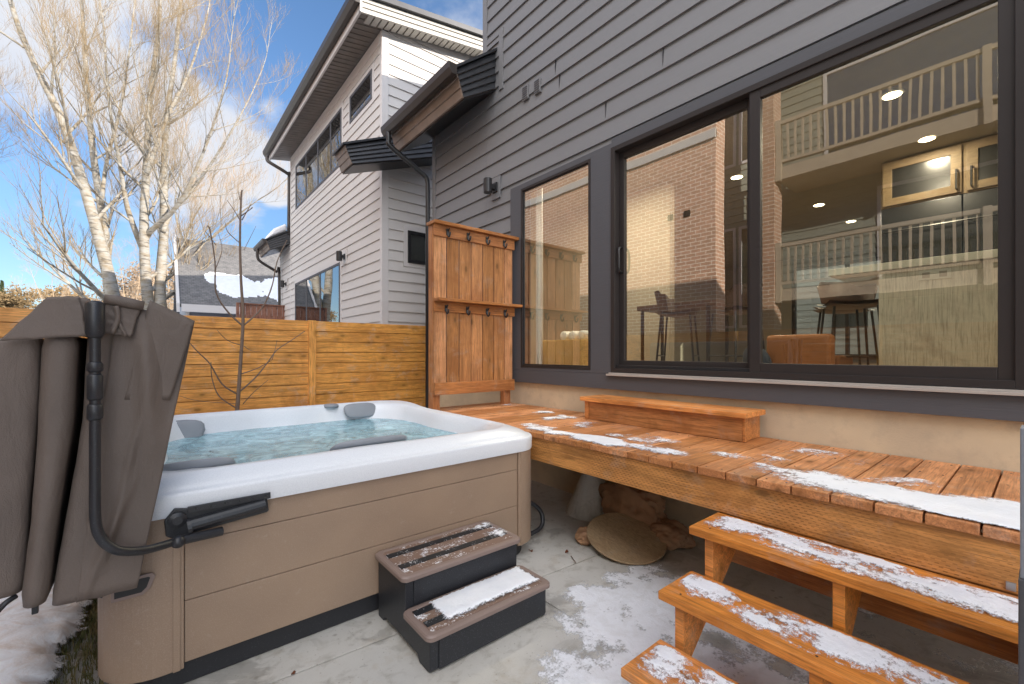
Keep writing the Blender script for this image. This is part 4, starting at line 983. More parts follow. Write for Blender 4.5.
# shell
def crown(x, y):
    """rim height: corners lifted, middle of the sides a little lower"""
    u = abs((x - (TX0 + TX1) / 2) / ((TX1 - TX0) / 2)); v = abs((y - (TY0 + TY1) / 2) / ((TY1 - TY0) / 2))
    k_ = max(0, min(u, v) - .45) / .55
    q_ = max(0, min(1, (y - 3.95) / .45)); far = q_ * q_ * (3 - 2 * q_)
    return .026 * far - .006
RIM = [(-.004, .783, .20, 0), (-.006, .80, .20, 0), (-.007, .868, .20, 0), (-.003, .880, .20, 0), (.007, .884, .20, .0), (.020, .886, .20, .1), (.028, .897, .20, .3), (.05, .915, .21, .6), (.09, .935, .22, 1), (.12, .948, .24, 1), (.145, .952, .25, 1), (.150, .943, .25, 1), (.17, .944, .30, 1), (.178, .936, .34, .9), (.19, .92, .37, .6), (.205, .88, .39, .2), (.235, .80, .40, 0), (.27, .70, .4, 0), (.30, .56, .4, 0), (.52, .52, .25, 0), (.56, .30, .22, 0), (.70, .20, .2, 0)]
rings = []
for ins, z, r_, cw in RIM:
    rings.append([(x, y, z + cw * crown(x, y)) for x, y in rr(TX0 + ins, TX1 - ins, TY0 + ins, TY1 - ins, r_)])
# wavy inner edge: pull the inner wall inwards along the sides
def wav(rings, i0):
    for i, rg in enumerate(rings):
        if i < i0: continue
        a = min(1, (i - i0 + 1) / 3)
        cxm, cym = (TX0 + TX1) / 2, (TY0 + TY1) / 2
        out = []
        for (x, y, z) in rg:
            an = math.atan2(y - cym, x - cxm); k_ = 1 - .028 * a * (1 + math.cos(8 * an + .5)) * .5 - .015 * a * math.sin(3 * an)
            out.append((cxm + (x - cxm) * k_, cym + (y - cym) * k_, z))
        rings[i] = out
wav(rings, 11)
part('shell', [loftrings(rings, False, True)], 'acrylic', tub, smooth=True)
wr = [(x, y, .812) for x, y in rr(TX0 + .215, TX1 - .215, TY0 + .215, TY1 - .215, .28)]
# water surface as a grid clipped to the basin so ripples are real
def water_geo():
    step = .022; x0, x1, y0, y1 = TX0 + .21, TX1 - .21, TY0 + .21, TY1 - .21; r_ = .27
    nx = int((x1 - x0) / step); ny = int((y1 - y0) / step); V, Fc = [], []
    for i in range(nx + 1):
        for j in range(ny + 1):
            x = x0 + (x1 - x0) * i / nx; y = y0 + (y1 - y0) * j / ny
            V.append((x, y, .803 + .005 * fbm(x, y, 3.5, 3, 2) + .0012 * fbm(x, y, 16, 3, 6)))
    def ins(x, y):
        dx = max(x0 + r_ - x, x - (x1 - r_), 0); dy = max(y0 + r_ - y, y - (y1 - r_), 0); return math.hypot(dx, dy) <= r_ + .02
    for i in range(nx):
        for j in range(ny):
            a = i * (ny + 1) + j
            if all(ins(V[q][0], V[q][1]) for q in (a, a + 1, a + ny + 1, a + ny + 2)): Fc.append((a, a + ny + 1, a + ny + 2, a + 1))
    return V, Fc
part('water', [water_geo()], 'water', tub, smooth=True)
def pillow(c, w_, h_, axis, tilt_=0, th=.03):
    """soft pad; axis: 'Y-' lies on the far wall facing -Y etc."""
    V = []
    for v in icov:
        a, b, t = [math.copysign(abs(q) ** .55, q) for q in v]
        a *= w_ / 2 * (1 - .12 * (b < 0) * abs(b)); b *= h_ / 2; t *= th
        if axis == 'far': p = (c[0] + a, c[1] - t + b * .35, c[2] + b)
        elif axis == 'left': p = (c[0] + t - b * .4, c[1] + a, c[2] + b)
        else: p = (c[0] + a, c[1] + b * 1.0, c[2] + t - b * .55)
        V.append(p)
    return V, icof
part('pillow', pillow((1.70, 4.60, .895), .34, .15, 'far'), 'pillow', tub, smooth=True)
part('pillow', pillow((.10, 4.53, .85), .50, .19, 'far'), 'pillow', tub, smooth=True)
part('pillow', pillow((1.07, 2.715, .925), .50, .13, 'near', th=.026), 'pillow', tub, smooth=True)
part('pillow', pillow((.16, 2.70, .925), .36, .13, 'near', th=.028), 'pillow', tub, smooth=True)
part('control_pad', [LT((1.43, 4.70, .957), [(.075, -.02), (.075, .004), (.06, .014), (.02, .018)], 20)], 'pillow', tub, smooth=True)
for (x, y) in ((.55, 3.5), (.38, 3.9), (.75, 3.2), (.25, 3.35), (1.5, 4.2), (1.3, 4.0), (1.78, 3.75)):
    part('jet', [LT((x, y, .780), [(.055, -.01), (.055, .006), (.03, .012)], 16)], 'pillow', tub, smooth=True)

# cover lifter, fixed to the tub
YB = TY0 - .009
lf = part('cover_lifter', [PR([(.045, .712), (.04, .78), (.075, .825), (.14, .812), (.43, .818), (.44, .735), (.43, .728), (.12, .70), (.07, .695)], 'Y', YB - .018, YB)], 'plastic_black', tub, bevel=.006, segs=3)
part('mounting_rail', [BX(.12, .445, YB - .028, YB - .0185, .795, .825)], 'plastic_black', lf, bevel=.003)
part('gas_spring', [TB([(.13, YB - .035, .745), (.42, YB - .035, .775)], [.028, .024], 12), TB([(.12, YB - .04, .74), (.135, YB - .04, .742)], .034, 12)], 'plastic_black', lf, smooth=False)
part('pivot_bolt', [LT((.085, YB - .018, .775), [(.034, 0), (.034, -.012), (.018, -.018)], 18, 'Y')], 'plastic_black', lf)
part('screw', [LT((x, YB - .028, .811), [(.006, 0), (.005, -.004)], 8, 'Y') for x in [.15 + .055 * i for i in range(6)]], 'black', lf)
YA = 2.20
am = [onY(95, 312, YA), onY(95, 400, YA), onY(95, 480, YA), onY(95.5, 520, YA), onY(101, 538, YA), onY(114, 549, YA), onY(130, 551.5, YA + .02), onY(150, 549, YA + .07), onY(178, 541, YA + .14), onY(200, 536, YA + .17)]
pts = arc(am, 6)
part('arm', [TB(pts, .0165, 14)], 'plastic_black', lf, smooth=True)
part('end_sleeve', [TB([onY(178, 541, YA + .14), onY(222, 531, YA + .18)], .020, 12)], 'plastic_black', lf)
ball = onY(178, 541, YA + .135)
part('knob', ([(ball.x + .026 * v[0], ball.y - .01 + .026 * v[1], ball.z + .026 * v[2]) for v in icov], icof), 'plastic_black', lf, smooth=True)
part('foam_grip', [TB([onY(95, 301, YA), onY(95, 304, YA), onY(95, 333, YA), onY(95, 338, YA)], [.018, .028, .027, .019], 16)], 'plastic_black', lf, smooth=True)
for (a, b) in ((362, 372), (374, 400), (404, 420)):
    part('clamp', [TB([onY(95, a, YA), onY(95, a + 2, YA), onY(95, b - 2, YA), onY(95, b, YA)], [.018, .023, .023, .018], 14)], 'plastic_black', lf, smooth=True)

# ------------------------------------------------------------------ folded cover
cv = thing('hot_tub_cover', (-.25, 3.4, .6), 'folded brown vinyl hot tub cover hanging on its lifter at the left', 'hot tub cover')
def wr_(x, y, z, s=1.0, seed=0):
    return s * (.006 * noise.noise(Vector((x * 7 + seed, y * 5, z * 2.2))) + .0028 * noise.noise(Vector((x * 19, y * 14 + seed, z * 8 + x * 9))))
def slab(name, edges, Y0, Y1, r=.03, seed=0, bottom_round=.02):
    """edges: list of (z, x0, x1) from bottom to top"""
    prof = []
    E_ = sorted(edges)
    n = 44
    rings_ = []
    for i in range(n + 1):
        z = E_[0][0] + (E_[-1][0] - E_[0][0]) * i / n
        for a, b in zip(E_, E_[1:]):
            if a[0] <= z <= b[0] + 1e-6:
                t = (z - a[0]) / (b[0] - a[0]); x0 = a[1] + (b[1] - a[1]) * t; x1 = a[2] + (b[2] - a[2]) * t
        e = min(i, n - i) / 2.0; sh_ = .2 * r * max(0, 1 - e)
        x0 += sh_; x1 -= sh_; rad = min(r, (x1 - x0) / 2 - .002)
        P = []
        cs = [(x1 - rad, Y0 + sh_ + rad, -90), (x1 - rad, Y1 - rad, 0), (x0 + rad, Y1 - rad, 90), (x0 + rad, Y0 + sh_ + rad, 180)]
        base_ = []
        for cx_, cy_, a0 in cs:
            for k_ in range(6): an = R(a0 + 90 * k_ / 5); base_.append((cx_ + rad * math.cos(an), cy_ + rad * math.sin(an)))
        # subdivide front (last->first) and the long sides
        out = []
        for k_, p in enumerate(base_):
            q = base_[(k_ + 1) % len(base_)]; out.append(p)
            m_ = 8 if (k_ + 1) % len(base_) == 0 else (12 if k_ in (5, 17) else 0)
            for s_ in range(1, m_): out.append((p[0] + (q[0] - p[0]) * s_ / m_, p[1] + (q[1] - p[1]) * s_ / m_))
        rings_.append([(x + wr_(x, y, z, .6, seed), y - wr_(x, y, z, 1.0, seed + 3) - (.012 * math.sin(math.pi * min(1, max(0, (x - x0) / max(.01, x1 - x0)))) if y < Y0 + .05 else 0), z + .006 * noise.noise(Vector((x * 9, seed, 0)))) for x, y in out])
    return part(name, [loftrings(rings_, True, True)], 'vinyl', cv, smooth=True)
def XZ(px, py, Y=2.28):
    p = onY(px, py, Y); return p.x, p.z
def slab_px(name, rows, Y=2.28, Y1=4.7, **kw):
    """rows: (y_pixel, x_left, x_right) outlines read off the near end"""
    ed = []
    for (py, xa, xb) in rows:
        a = XZ(xa, py, Y); b = XZ(xb, py, Y); ed.append(((a[1] + b[1]) / 2, a[0], b[0]))
    return slab(name, ed, Y, Y1, **kw)
slab_px('cover_half', [(338, -46, 40), (420, -52, 36), (520, -60, 28), (603, -64, 23)], seed=1, Y=2.29)
slab_px('cover_half', [(336, 41, 78), (420, 36, 73), (520, 29, 57), (607, 18, 47)], seed=2, Y=2.275)
slab_px('skirt_fold', [(318, 88, 118), (420, 82, 112), (520, 64, 100), (602, 49, 92)], seed=4, Y=2.30, Y1=2.43, r=.02)
slab_px('cover_half', [(325, 92, 104), (420, 88, 100), (520, 72, 92), (596, 58, 84)], seed=6, Y=2.44, Y1=4.7, r=.015)
def sheet(name, poly, Y, seed=0, th=.006, amp=1.0, nu=26, nv=30, lean=None, mat='vinyl', folds=()):
    """cloth sheet from four pixel corners (tl, tr, br, bl)"""
    tl, tr, br_, bl2 = [Vector((*XZ(*p, Y),)) for p in poly]
    V = []
    for s in (0, 1):
        for i in range(nu + 1):
            for j in range(nv + 1):
                u, v = i / nu, j / nv
                p = (tl * (1 - u) + tr * u) * (1 - v) + (bl2 * (1 - u) + br_ * u) * v
                ly = lean(u, v) if lean else 0
                for (u0, v0, u1, v1, dep, wid) in folds:
                    d = Vector((u1 - u0, v1 - v0)); L = d.length; d.normalize(); q = Vector((u - u0, v - v0)); tt = max(0, min(L, q.dot(d))); dist = (q - d * tt).length
                    ly += dep * math.exp(-(dist / wid) ** 2) * (.3 + .7 * math.sin(math.pi * min(1, max(0, tt / L))))
                y = Y - ly - amp * wr_(p.x, 0, p.y, 1.2, seed) + s * th
                V.append((p.x + .004 * noise.noise(Vector((v * 4, seed, 1))), y, p.y + .004 * noise.noise(Vector((u * 4, seed, 5)))))
    n = (nu + 1) * (nv + 1); Fc = []
    for s in (0, 1):
        for i in range(nu):
            for j in range(nv):
                a = s * n + i * (nv + 1) + j; q = (a, a + 1, a + nv + 2, a + nv + 1); Fc.append(q if s else q[::-1])
    rim = [i * (nv + 1) for i in range(nu + 1)] + [nu * (nv + 1) + j for j in range(1, nv + 1)] + [i * (nv + 1) + nv for i in range(nu - 1, -1, -1)] + [j for j in range(nv - 1, 0, -1)]
    for a, b in zip(rim, rim[1:] + rim[:1]): Fc.append((a, b, b + n, a + n))
    return part(name, [(V, Fc)], mat, cv, smooth=True)
sheet('skirt_flap', [(118, 303), (195, 321), (137, 588), (76, 603)], 2.285, seed=3, th=.008, folds=((.25, .0, .75, .45, .030, .10), (.1, .98, .6, .62, .022, .05), (.55, .3, .35, .9, .012, .06), (.9, 0, 1, .4, -.02, .15)))
sheet('skirt_flap', [(150, 300), (195, 321), (170, 400), (124, 400)], 2.272, seed=9, th=.006, nu=14, nv=14, lean=lambda u, v: -.012 * v)
sheet('top_flap', [(47, 297), (79, 296), (88, 336), (0, 341)], 2.255, seed=5, th=.010, nv=14, lean=lambda u, v: .012 * v, amp=.5)
sheet('corner_flap', [(78, 297), (90, 299), (92, 338), (86, 336)], 2.262, seed=6, nu=6, nv=10)
sheet('handle_patch', [(103, 302), (140, 309), (131, 337), (101, 332)], 2.262, seed=7, th=.010, nu=14, nv=12, folds=((.1, .3, .9, .6, .008, .06), (.1, .6, .8, .9, .006, .05)))
p0, p1 = Vector((*[XZ(104, 299, 2.26)[0]], 2.26, XZ(104, 299, 2.26)[1])), Vector((XZ(144, 306, 2.26)[0], 2.26, XZ(144, 306, 2.26)[1]))
part('rolled_hem', [TB([p0, p0 * .66 + p1 * .34 + Vector((0, 0, .002)), p0 * .3 + p1 * .7, p1], [.018, .021, .0205, .018], 14)], 'vinyl', cv, smooth=True)
part('strap', [TB(arc([Vector((*[XZ(x, y, 2.245)[0]], 2.245, XZ(x, y, 2.245)[1])) for x, y in ((116, 306), (118, 318), (112, 333))], 4), .009, 6), TB(arc([Vector((*[XZ(x, y, 2.25)[0]], 2.25, XZ(x, y, 2.25)[1])) for x, y in ((117, 308), (119, 322), (126, 336))], 4), .006, 6)], 'vinyl', cv, smooth=True)
# body top between the folds
slab('cover_ridge', [(1.60, -.33, -.15), (1.66, -.31, -.17), (1.685, -.29, -.19)], 2.30, 4.7, seed=8)
part('buckle', [BX(XZ(30, 608)[0], XZ(37, 608)[0], 2.30, 2.32, XZ(30, 618)[1], XZ(30, 604)[1])], 'plastic_black', cv, bevel=.003)
part('tie_strap', [TB(arc([(XZ(70, 598)[0], 2.31, XZ(0, 596)[1]), (XZ(86, 596)[0], 2.30, XZ(0, 594)[1]), (XZ(92, 606)[0], 2.30, XZ(0, 606)[1]), (XZ(96, 622)[0], 2.31, XZ(0, 622)[1]), (XZ(102, 627)[0], 2.31, XZ(0, 627)[1])], 5), .005, 6),
     TB(arc([(XZ(14, 603)[0], 2.31, XZ(0, 603)[1]), (XZ(4, 606)[0], 2.29, XZ(0, 606)[1]), (XZ(-8, 616)[0], 2.29, XZ(0, 616)[1])], 5), .009, 6)], 'plastic_black', cv, smooth=True)

# ------------------------------------------------------------------ spa steps
sp = thing('spa_steps', (1.36, 2.13, 0), 'two tier black plastic spa steps with taupe treads beside the hot tub', 'steps')
part('body', [PR([(1.845, 0), (1.82, .012), (1.82, .165), (2.08, .165), (2.08, .335), (2.425, .335), (2.425, .0), (2.36, 0), (2.33, .03), (1.95, .03), (1.93, 0)], 'X', 1.0, 1.745)], 'step_black', sp, bevel=.008, segs=3)
part('front_panel', [BX(1.045, 1.728, 1.813, 1.8195, .012, .16), BX(1.045, 1.728, 2.073, 2.0795, .205, .33)], 'step_black', sp, bevel=.002)
def tread(x0, x1, y0, y1, z, lb):
    t = part('tread', [loftrings([[(x, y, zz_) for x, y in rr(x0 + i_, x1 - i_, y0 + i_, y1 - i_, .035, 6)] for i_, zz_ in ((.004, z - .03), (0, z - .026), (0, z - .008), (.006, z - .001), (.014, z), (.03, z), (.034, z - .005))], True, True)], 'tread_taupe', sp, smooth=False, label=lb)
    part('tread_infill', BX(x0 + .036, x1 - .036, y0 + .036, y1 - .036, z - .006, z - .003), 'tread_frost', t)
    for k_ in (.22, .62):
        yy = y0 + (y1 - y0) * k_ + .02
        part('grip_strip', BX(x0 + .04, x1 - .04, yy, yy + .045, z - .0045, z + .0015), 'grip', t, bevel=.001)
    return t
tread(.975, 1.765, 1.79, 2.075, .195, 'taupe tread under a thick band of snow')
tread(.975, 1.765, 2.05, 2.435, .365, 'taupe tread with two frosty black grip strips')
snow('snow', 1.0, 1.75, 1.82, 2.06, .005, lambda x, y: .9 * (1 - max(((x - 1.41) / .31) ** 6, ((y - 1.945) / .095) ** 6)) + .5 * fbm(x, y, 14, 4, 4) + .5 * fbm(x, y, 70, 3, 24) - (.75 if x < 1.12 else 0) * max(0, (1.14 - x) / .12) + .1, .192, 'thick snow slab covering the lower spa step', hmax=.022)
snow('snow', 1.0, 1.75, 2.08, 2.42, .004, lambda x, y: -.30 + .55 * fbm(x, y, 30, 3, 14) + .45 * max(0, (x - 1.45) / .3) + blobs(x, y, [(1.66, 2.35, .07, .03, .4), (1.68, 2.2, .06, .04, .35), (1.1, 2.3, .06, .02, .2)]) * .5 + .15, .364, 'frosty specks of snow on the upper spa step', hmax=.008)

# ------------------------------------------------------------------ patio snow, yard snow, grass, leaves
def patio_snow(x, y):
    b = blobs(x, y, [(2.10, 1.62, .35, .26, .42), (2.35, 1.55, .35, .3, .45), (1.95, 1.25, .38, .3, .38), (1.62, 1.25, .35, .25, .34), (2.1, .9, .5, .4, .25), (1.4, 1.15, .28, .2, .25), (2.5, 1.75, .2, .12, .2), (1.25, 1.0, .3, .25, .22)])
    return .9 * b + .9 * fbm(x, y, 5.5, 6, 21) + .07 + min(0, (x - 1.2) * .6)
snow('snow', .9, 3.1, .2, 2.2, .012, patio_snow, 0, 'thin trampled icy snow on the concrete between the steps', 'snow_thin', hmax=.007)
snow('snow', 2.0, 3.3, -.9, 1.1, .02, lambda x, y: .7 * fbm(x, y, 5, 5, 31) - .12, 0, 'thin icy snow on the concrete under the stairs', 'snow_thin', hmax=.006)
def yard_snow(x, y):
    return min(.9, (-.33 - x) * 3.0 + .10 * (y - 2.8)) + .5 * fbm(x, y, 5, 5, 41)
snow('snow', -2.5, -.14, 1.0, 6.6, .02, yard_snow, GZ + .01, 'dirty trampled snow on the lawn left of the hot tub', 'snow_dirty', hmax=.11, zf=lambda x, y: GZ + .01 + .03 * fbm(x, y, 3, 4, 51) + .03, sink=.05)
gv, gf = [], []
random.seed(3)
for i in range(6500):
    x = random.uniform(-.62, -.06); y = random.uniform(1.7, 4.2)
    h = random.uniform(.03, .075); a = random.uniform(0, 6.28); l = random.uniform(.1, 1.0) * h; w_ = random.uniform(.0015, .0035)
    dx, dy = math.cos(a), math.sin(a); n = len(gv)
    gv += [(x - dy * w_, y + dx * w_, GZ), (x + dy * w_, y - dx * w_, GZ), (x + dx * l * .4 + dy * w_ * .7, y + dy * l * .4 - dx * w_ * .7, GZ + h * .7), (x + dx * l * .4 - dy * w_ * .7, y + dy * l * .4 + dx * w_ * .7, GZ + h * .7), (x + dx * l, y + dy * l, GZ + h)]
    gf += [(n, n + 1, n + 2, n + 3), (n + 3, n + 2, n + 4)]
setp(part('grass', [(gv, gf)], 'grass', loc=(-.3, 3, GZ), recalc=False), 'tufts of green and straw coloured grass beside the hot tub', 'grass', kind='stuff')
def leaf(px, py, s, rz, label, mat='leaf'):
    p = onZ(px, py, .004); V = []
    n = 12
    for k_ in range(n):
        a = 2 * math.pi * k_ / n; r_ = s * (1 + .25 * math.cos(3 * a)); x, y = r_ * math.cos(a), .55 * r_ * math.sin(a)
        V.append((p.x + x * math.cos(rz) - y * math.sin(rz), p.y + x * math.sin(rz) + y * math.cos(rz), p.z + .006 + .006 * math.sin(2 * a)))
    V.append((p.x, p.y, p.z)); V += [(v[0], v[1], v[2] - .0015) for v in V]
    Fc = [(k_, (k_ + 1) % n, n) for k_ in range(n)] + [((k_ + 1) % n + n + 1, k_ + n + 1, 2 * n + 1) for k_ in range(n)] + [(k_, k_ + n + 1, (k_ + 1) % n + n + 1, (k_ + 1) % n) for k_ in range(n)]
    single('dry_leaf', [(V, Fc)], mat, label, 'leaf', 'dry leaves on the concrete', smooth=True)
leaf(567, 552, .022, .6, 'brown dry leaf on bare concrete left of the round board')
leaf(531, 551, .018, 1.9, 'dark dry leaf on the concrete at the hot tub base')
leaf(293, 674, .010, .2, 'tiny red leaf scrap on the concrete in front of the hot tub')
single('twig', [TB(arc([onZ(571, 556, .008), onZ(574, 560, .012), onZ(576, 563, .006)], 3), .003, 5)], 'sapling', 'short dark twig on the concrete joint left of the round board', 'twig')

# round board and cloth under the deck
rbc = Vector((2.813, 2.052, .090))
nrm = (Vector((-.144, -.232, 1))).normalized()
bd = LT((0, 0, 0), [(.292, -.007), (.297, -.004), (.297, .004), (.292, .007)], 56)
q = nrm.to_track_quat('Z', 'Y')
single('round_board', ([tuple(rbc + q @ Vector(v)) for v in bd[0]], bd[1]), 'tan_board', 'round tan board leaning under the deck against brown cloth', 'board')
ck = bmesh.new(); bmesh.ops.create_icosphere(ck, subdivisions=5, radius=1); cv2, cf2 = bm_geo(ck); ck.free()
def crumple(c, sx, sy, sz, seed, amp=.35):
    V = []
    for v in cv2:
        d = Vector(v); n_ = noise.noise(d * 1.6 + Vector((seed, 0, 0))); rdg = 1 - abs(noise.noise(d * 3.3 + Vector((0, seed, 0)))) * 2; r2 = 1 - abs(noise.noise(d * 7 + Vector((0, 0, seed)))) * 2
        k_ = 1 + amp * n_ + .16 * rdg + .025 * r2; V.append((c[0] + d.x * sx * k_, c[1] + d.y * sy * k_, max(.002, c[2] + d.z * sz * k_)))
    return V, cf2
cc = Vector((3.02, 2.12, .1))
single('brown_cloth', [crumple((cc.x + .17, cc.y + .14, .16), .14, .28, .21, 2.0), crumple((cc.x + .13, cc.y - .22, .07), .13, .16, .09, 5.0), crumple((rbc.x - .16, rbc.y + .26, .05), .07, .07, .06, 7.0)], 'cloth', 'crumpled brown cloth heaped behind the round board', 'cloth', smooth=True)
single('hose', [TB(arc([(2.2, 2.75, .30), (2.36, 2.72, .29), (2.47, 2.68, .22), (2.50, 2.65, .14), (2.44, 2.62, .07), (2.3, 2.64, .04)], 6), .018, 10)], 'plastic_black', 'black hose looping out behind the corner of the hot tub', 'hose', smooth=True)

# grey post at the right edge
gp = thing('grey_post', (1.93, .03, 0), 'narrow blue grey post at the right edge of the stairs', 'post')
pe = onX(1018.5, 500, 1.8)
part('shaft', BX(1.78, 1.88, pe.y - .14, pe.y, 0, .90), 'trim_grey', gp, bevel=.004)
part('upper_sleeve', BX(1.785, 1.875, pe.y - .135, pe.y - .003, .901, 1.30), 'siding_blue', gp, bevel=.003)

# ------------------------------------------------------------------ trees
def grow(bins, p, d, length, rad, level, maxl, rng, up=.25, spread=.65):
    n = 4 if level < maxl else 3
    pts, rs = [p.copy()], [rad]
    q = p.copy(); dd = d.copy()
    for i in range(n):
        dd = (dd + Vector((rng.gauss(0, .075), rng.gauss(0, .075), rng.gauss(0, .05) + up * .22))).normalized()
        q = q + dd * (length / n); pts.append(q.copy()); rs.append(rad * (1 - .72 * (i + 1) / n))
    bins[min(level, len(bins) - 1)].append((pts, rs))
    if level >= maxl: return
    nc = {0: 6, 1: 7, 2: 6, 3: 5}.get(level, 4)
    for k_ in range(nc):
        t = .25 + .75 * (k_ + rng.random()) / nc; t = min(.99, t); i = int(t * n); f_ = t * n - i
        a = pts[i].lerp(pts[min(i + 1, n)], f_); seg = (pts[min(i + 1, n)] - pts[i]).normalized() if i < n else dd
        side = seg.orthogonal().normalized(); side.rotate(Matrix.Rotation(rng.uniform(0, 6.28), 3, seg))
        nd = (seg * (1 - spread * .55) + side * spread * rng.uniform(.6, 1.1) + Vector((0, 0, up * .6))).normalized()
        grow(bins, a, nd, length * rng.uniform(.42, .62), max(rs[i] * .5, .0032), level + 1, maxl, rng, up, spread)
def tree(name, base, stems, label, seed, maxl=4, group=None, twig='twig', mats=('bark',), limb_len=3.4, up=.42, spread=.52, r0=.25, per=6):
    rng = random.Random(seed)
    bins = [[] for _ in range(6)]
    t = thing(name, base, label, 'tree', group)
    trunks = []
    for (pts, r_a, r_b) in stems:
        P = arc(pts, 4); n = len(P); rs = [.8 * (r_a + (r_b - r_a) * (i / (n - 1)) ** .8) for i in range(n)]
        trunks.append(TB(P, rs, 10))
        for k_ in range(per):
            f_ = .18 + .8 * (k_ + rng.random()) / per; i = min(n - 2, int(f_ * (n - 1)))
            seg = (P[i + 1] - P[i]).normalized(); side = seg.orthogonal().normalized(); side.rotate(Matrix.Rotation(rng.uniform(0, 6.28), 3, seg))
            nd = (seg * .55 + side * .75 + Vector((0, 0, .12))).normalized()
            grow(bins, P[i], nd, limb_len * rng.uniform(.6, 1.15) * (1.15 - .5 * f_), rs[i] * .42, 1, maxl, rng, up, spread)
        grow(bins, P[-1], (P[-1] - P[-2]).normalized(), limb_len * .8, r_b, 1, maxl, rng, up, spread)
    tk = part('trunk', trunks, mats[0], t, smooth=True)
    limbs = [TB(p, r, 6, False) for b in bins[:3] for p, r in b]
    tw = [TB(p, r, 3, False) for b in bins[3:] for p, r in b]
    if limbs: part('limbs', limbs, mats[0], t, smooth=True, recalc=False)
    if tw: part('crown', tw, twig, t, recalc=False)
    print(name, len(limbs), len(tw))
    return t
def st_(pp, d0, d1=None):
    d1 = d1 or d0; n = len(pp); return [onD(x, y, d0 + (d1 - d0) * i / (n - 1)) for i, (x, y) in enumerate(pp)]
D1 = 17.0
b1 = onD(118, 392, D1); b1.z = GZ
tree('bare_tree', b1, [
    ([b1] + st_([(117, 330), (112, 290), (98, 235), (82, 180), (62, 120), (40, 75), (18, 25), (2, -30)], D1, D1 - 2), .36, .07),
    ([b1 + Vector((-.1, .3, 0))] + st_([(112, 330), (108, 280), (103, 220), (94, 160), (88, 100), (84, 40), (80, -30)], D1, D1 + 1.5), .30, .06),
    (st_([(101, 205), (107, 160), (120, 110), (128, 60), (134, 10)], D1, D1 + 1), .10, .03)],
    'tall bare white barked tree leaning left, the left of the two big ones', 11, group='tall bare trees beyond the fence', per=10, limb_len=3.6)
b2 = onD(158, 392, D1 + 1); b2.z = GZ
tree('bare_tree', b2, [
    ([b2] + st_([(152, 330), (146, 280), (144, 220), (147, 160), (150, 100), (157, 40), (163, -30)], D1 + 1, D1), .34, .06),
    ([b2 + Vector((.4, 0, 0))] + st_([(164, 330), (160, 290), (164, 230), (164, 170), (168, 110), (176, 50), (182, -20)], D1 + 1, D1 + 2.5), .36, .06),
    (st_([(145, 255), (128, 210), (120, 165), (110, 110), (105, 50)], D1 + 1, D1 - 1), .15, .04),
    (st_([(145, 245), (150, 232), (178, 205), (198, 165), (215, 120), (226, 80)], D1 + 1, D1 - .5), .16, .03),
    (st_([(163, 232), (172, 212), (192, 190), (220, 150), (246, 105), (262, 70)], D1 + 1, D1 + 3), .13, .02),
    (st_([(146, 175), (168, 115), (190, 70), (206, 20)], D1, D1 + 1), .12, .03)],
    'tall bare white barked tree with several stems, the right of the two big ones', 23, group='tall bare trees beyond the fence', per=9, limb_len=3.4)
b3 = onD(197, 360, 24.0); b3.z = GZ
tree('small_bare_tree', b3, [
    ([b3] + st_([(190, 300), (182, 260), (190, 225), (205, 200)], 24), .16, .04), (st_([(184, 262), (215, 235), (238, 215), (258, 200)], 24), .11, .03), (st_([(186, 250), (175, 210), (180, 170)], 24, 25), .1, .03)],
    'smaller bare tree rising over the far shingle roof', 31, twig='thicket', limb_len=3.2, per=8)
for px_, d_, sd, hh, lb in ((60, 34, 41, 60, 'low bare tan shrub by the horizon left of the trees'), (175, 26, 43, 75, 'dense bare tan shrub between tall tree and far shingle house'), (130, 30, 47, 70, 'bare tan shrub behind the feet of the two tall trees')):
    bb = onD(px_, 350, d_); bb.z = GZ
    tree('bare_shrub', bb, [([bb] + st_([(px_ + dx * .3, 330), (px_ + dx, 345 - hh)], d_), .07, .02) for dx in (-24, -8, 10, 26)], lb, sd, twig='thicket', mats=('thicket',), limb_len=2.2, per=6, maxl=4, spread=.8)
A_, B_ = [o for o in bpy.data.objects if o.name.startswith('bare_tree') and o.parent is None][:2]
dup(A_, (-9.5, 19.5, GZ), 'bare tree at the left behind the brick building, mirrored in the upper window band', 1.0)
dup(B_, (-8.0, 25.0, GZ), 'bare tree farther behind the brick building, mirrored in the patio door of the pale house', 2.2)
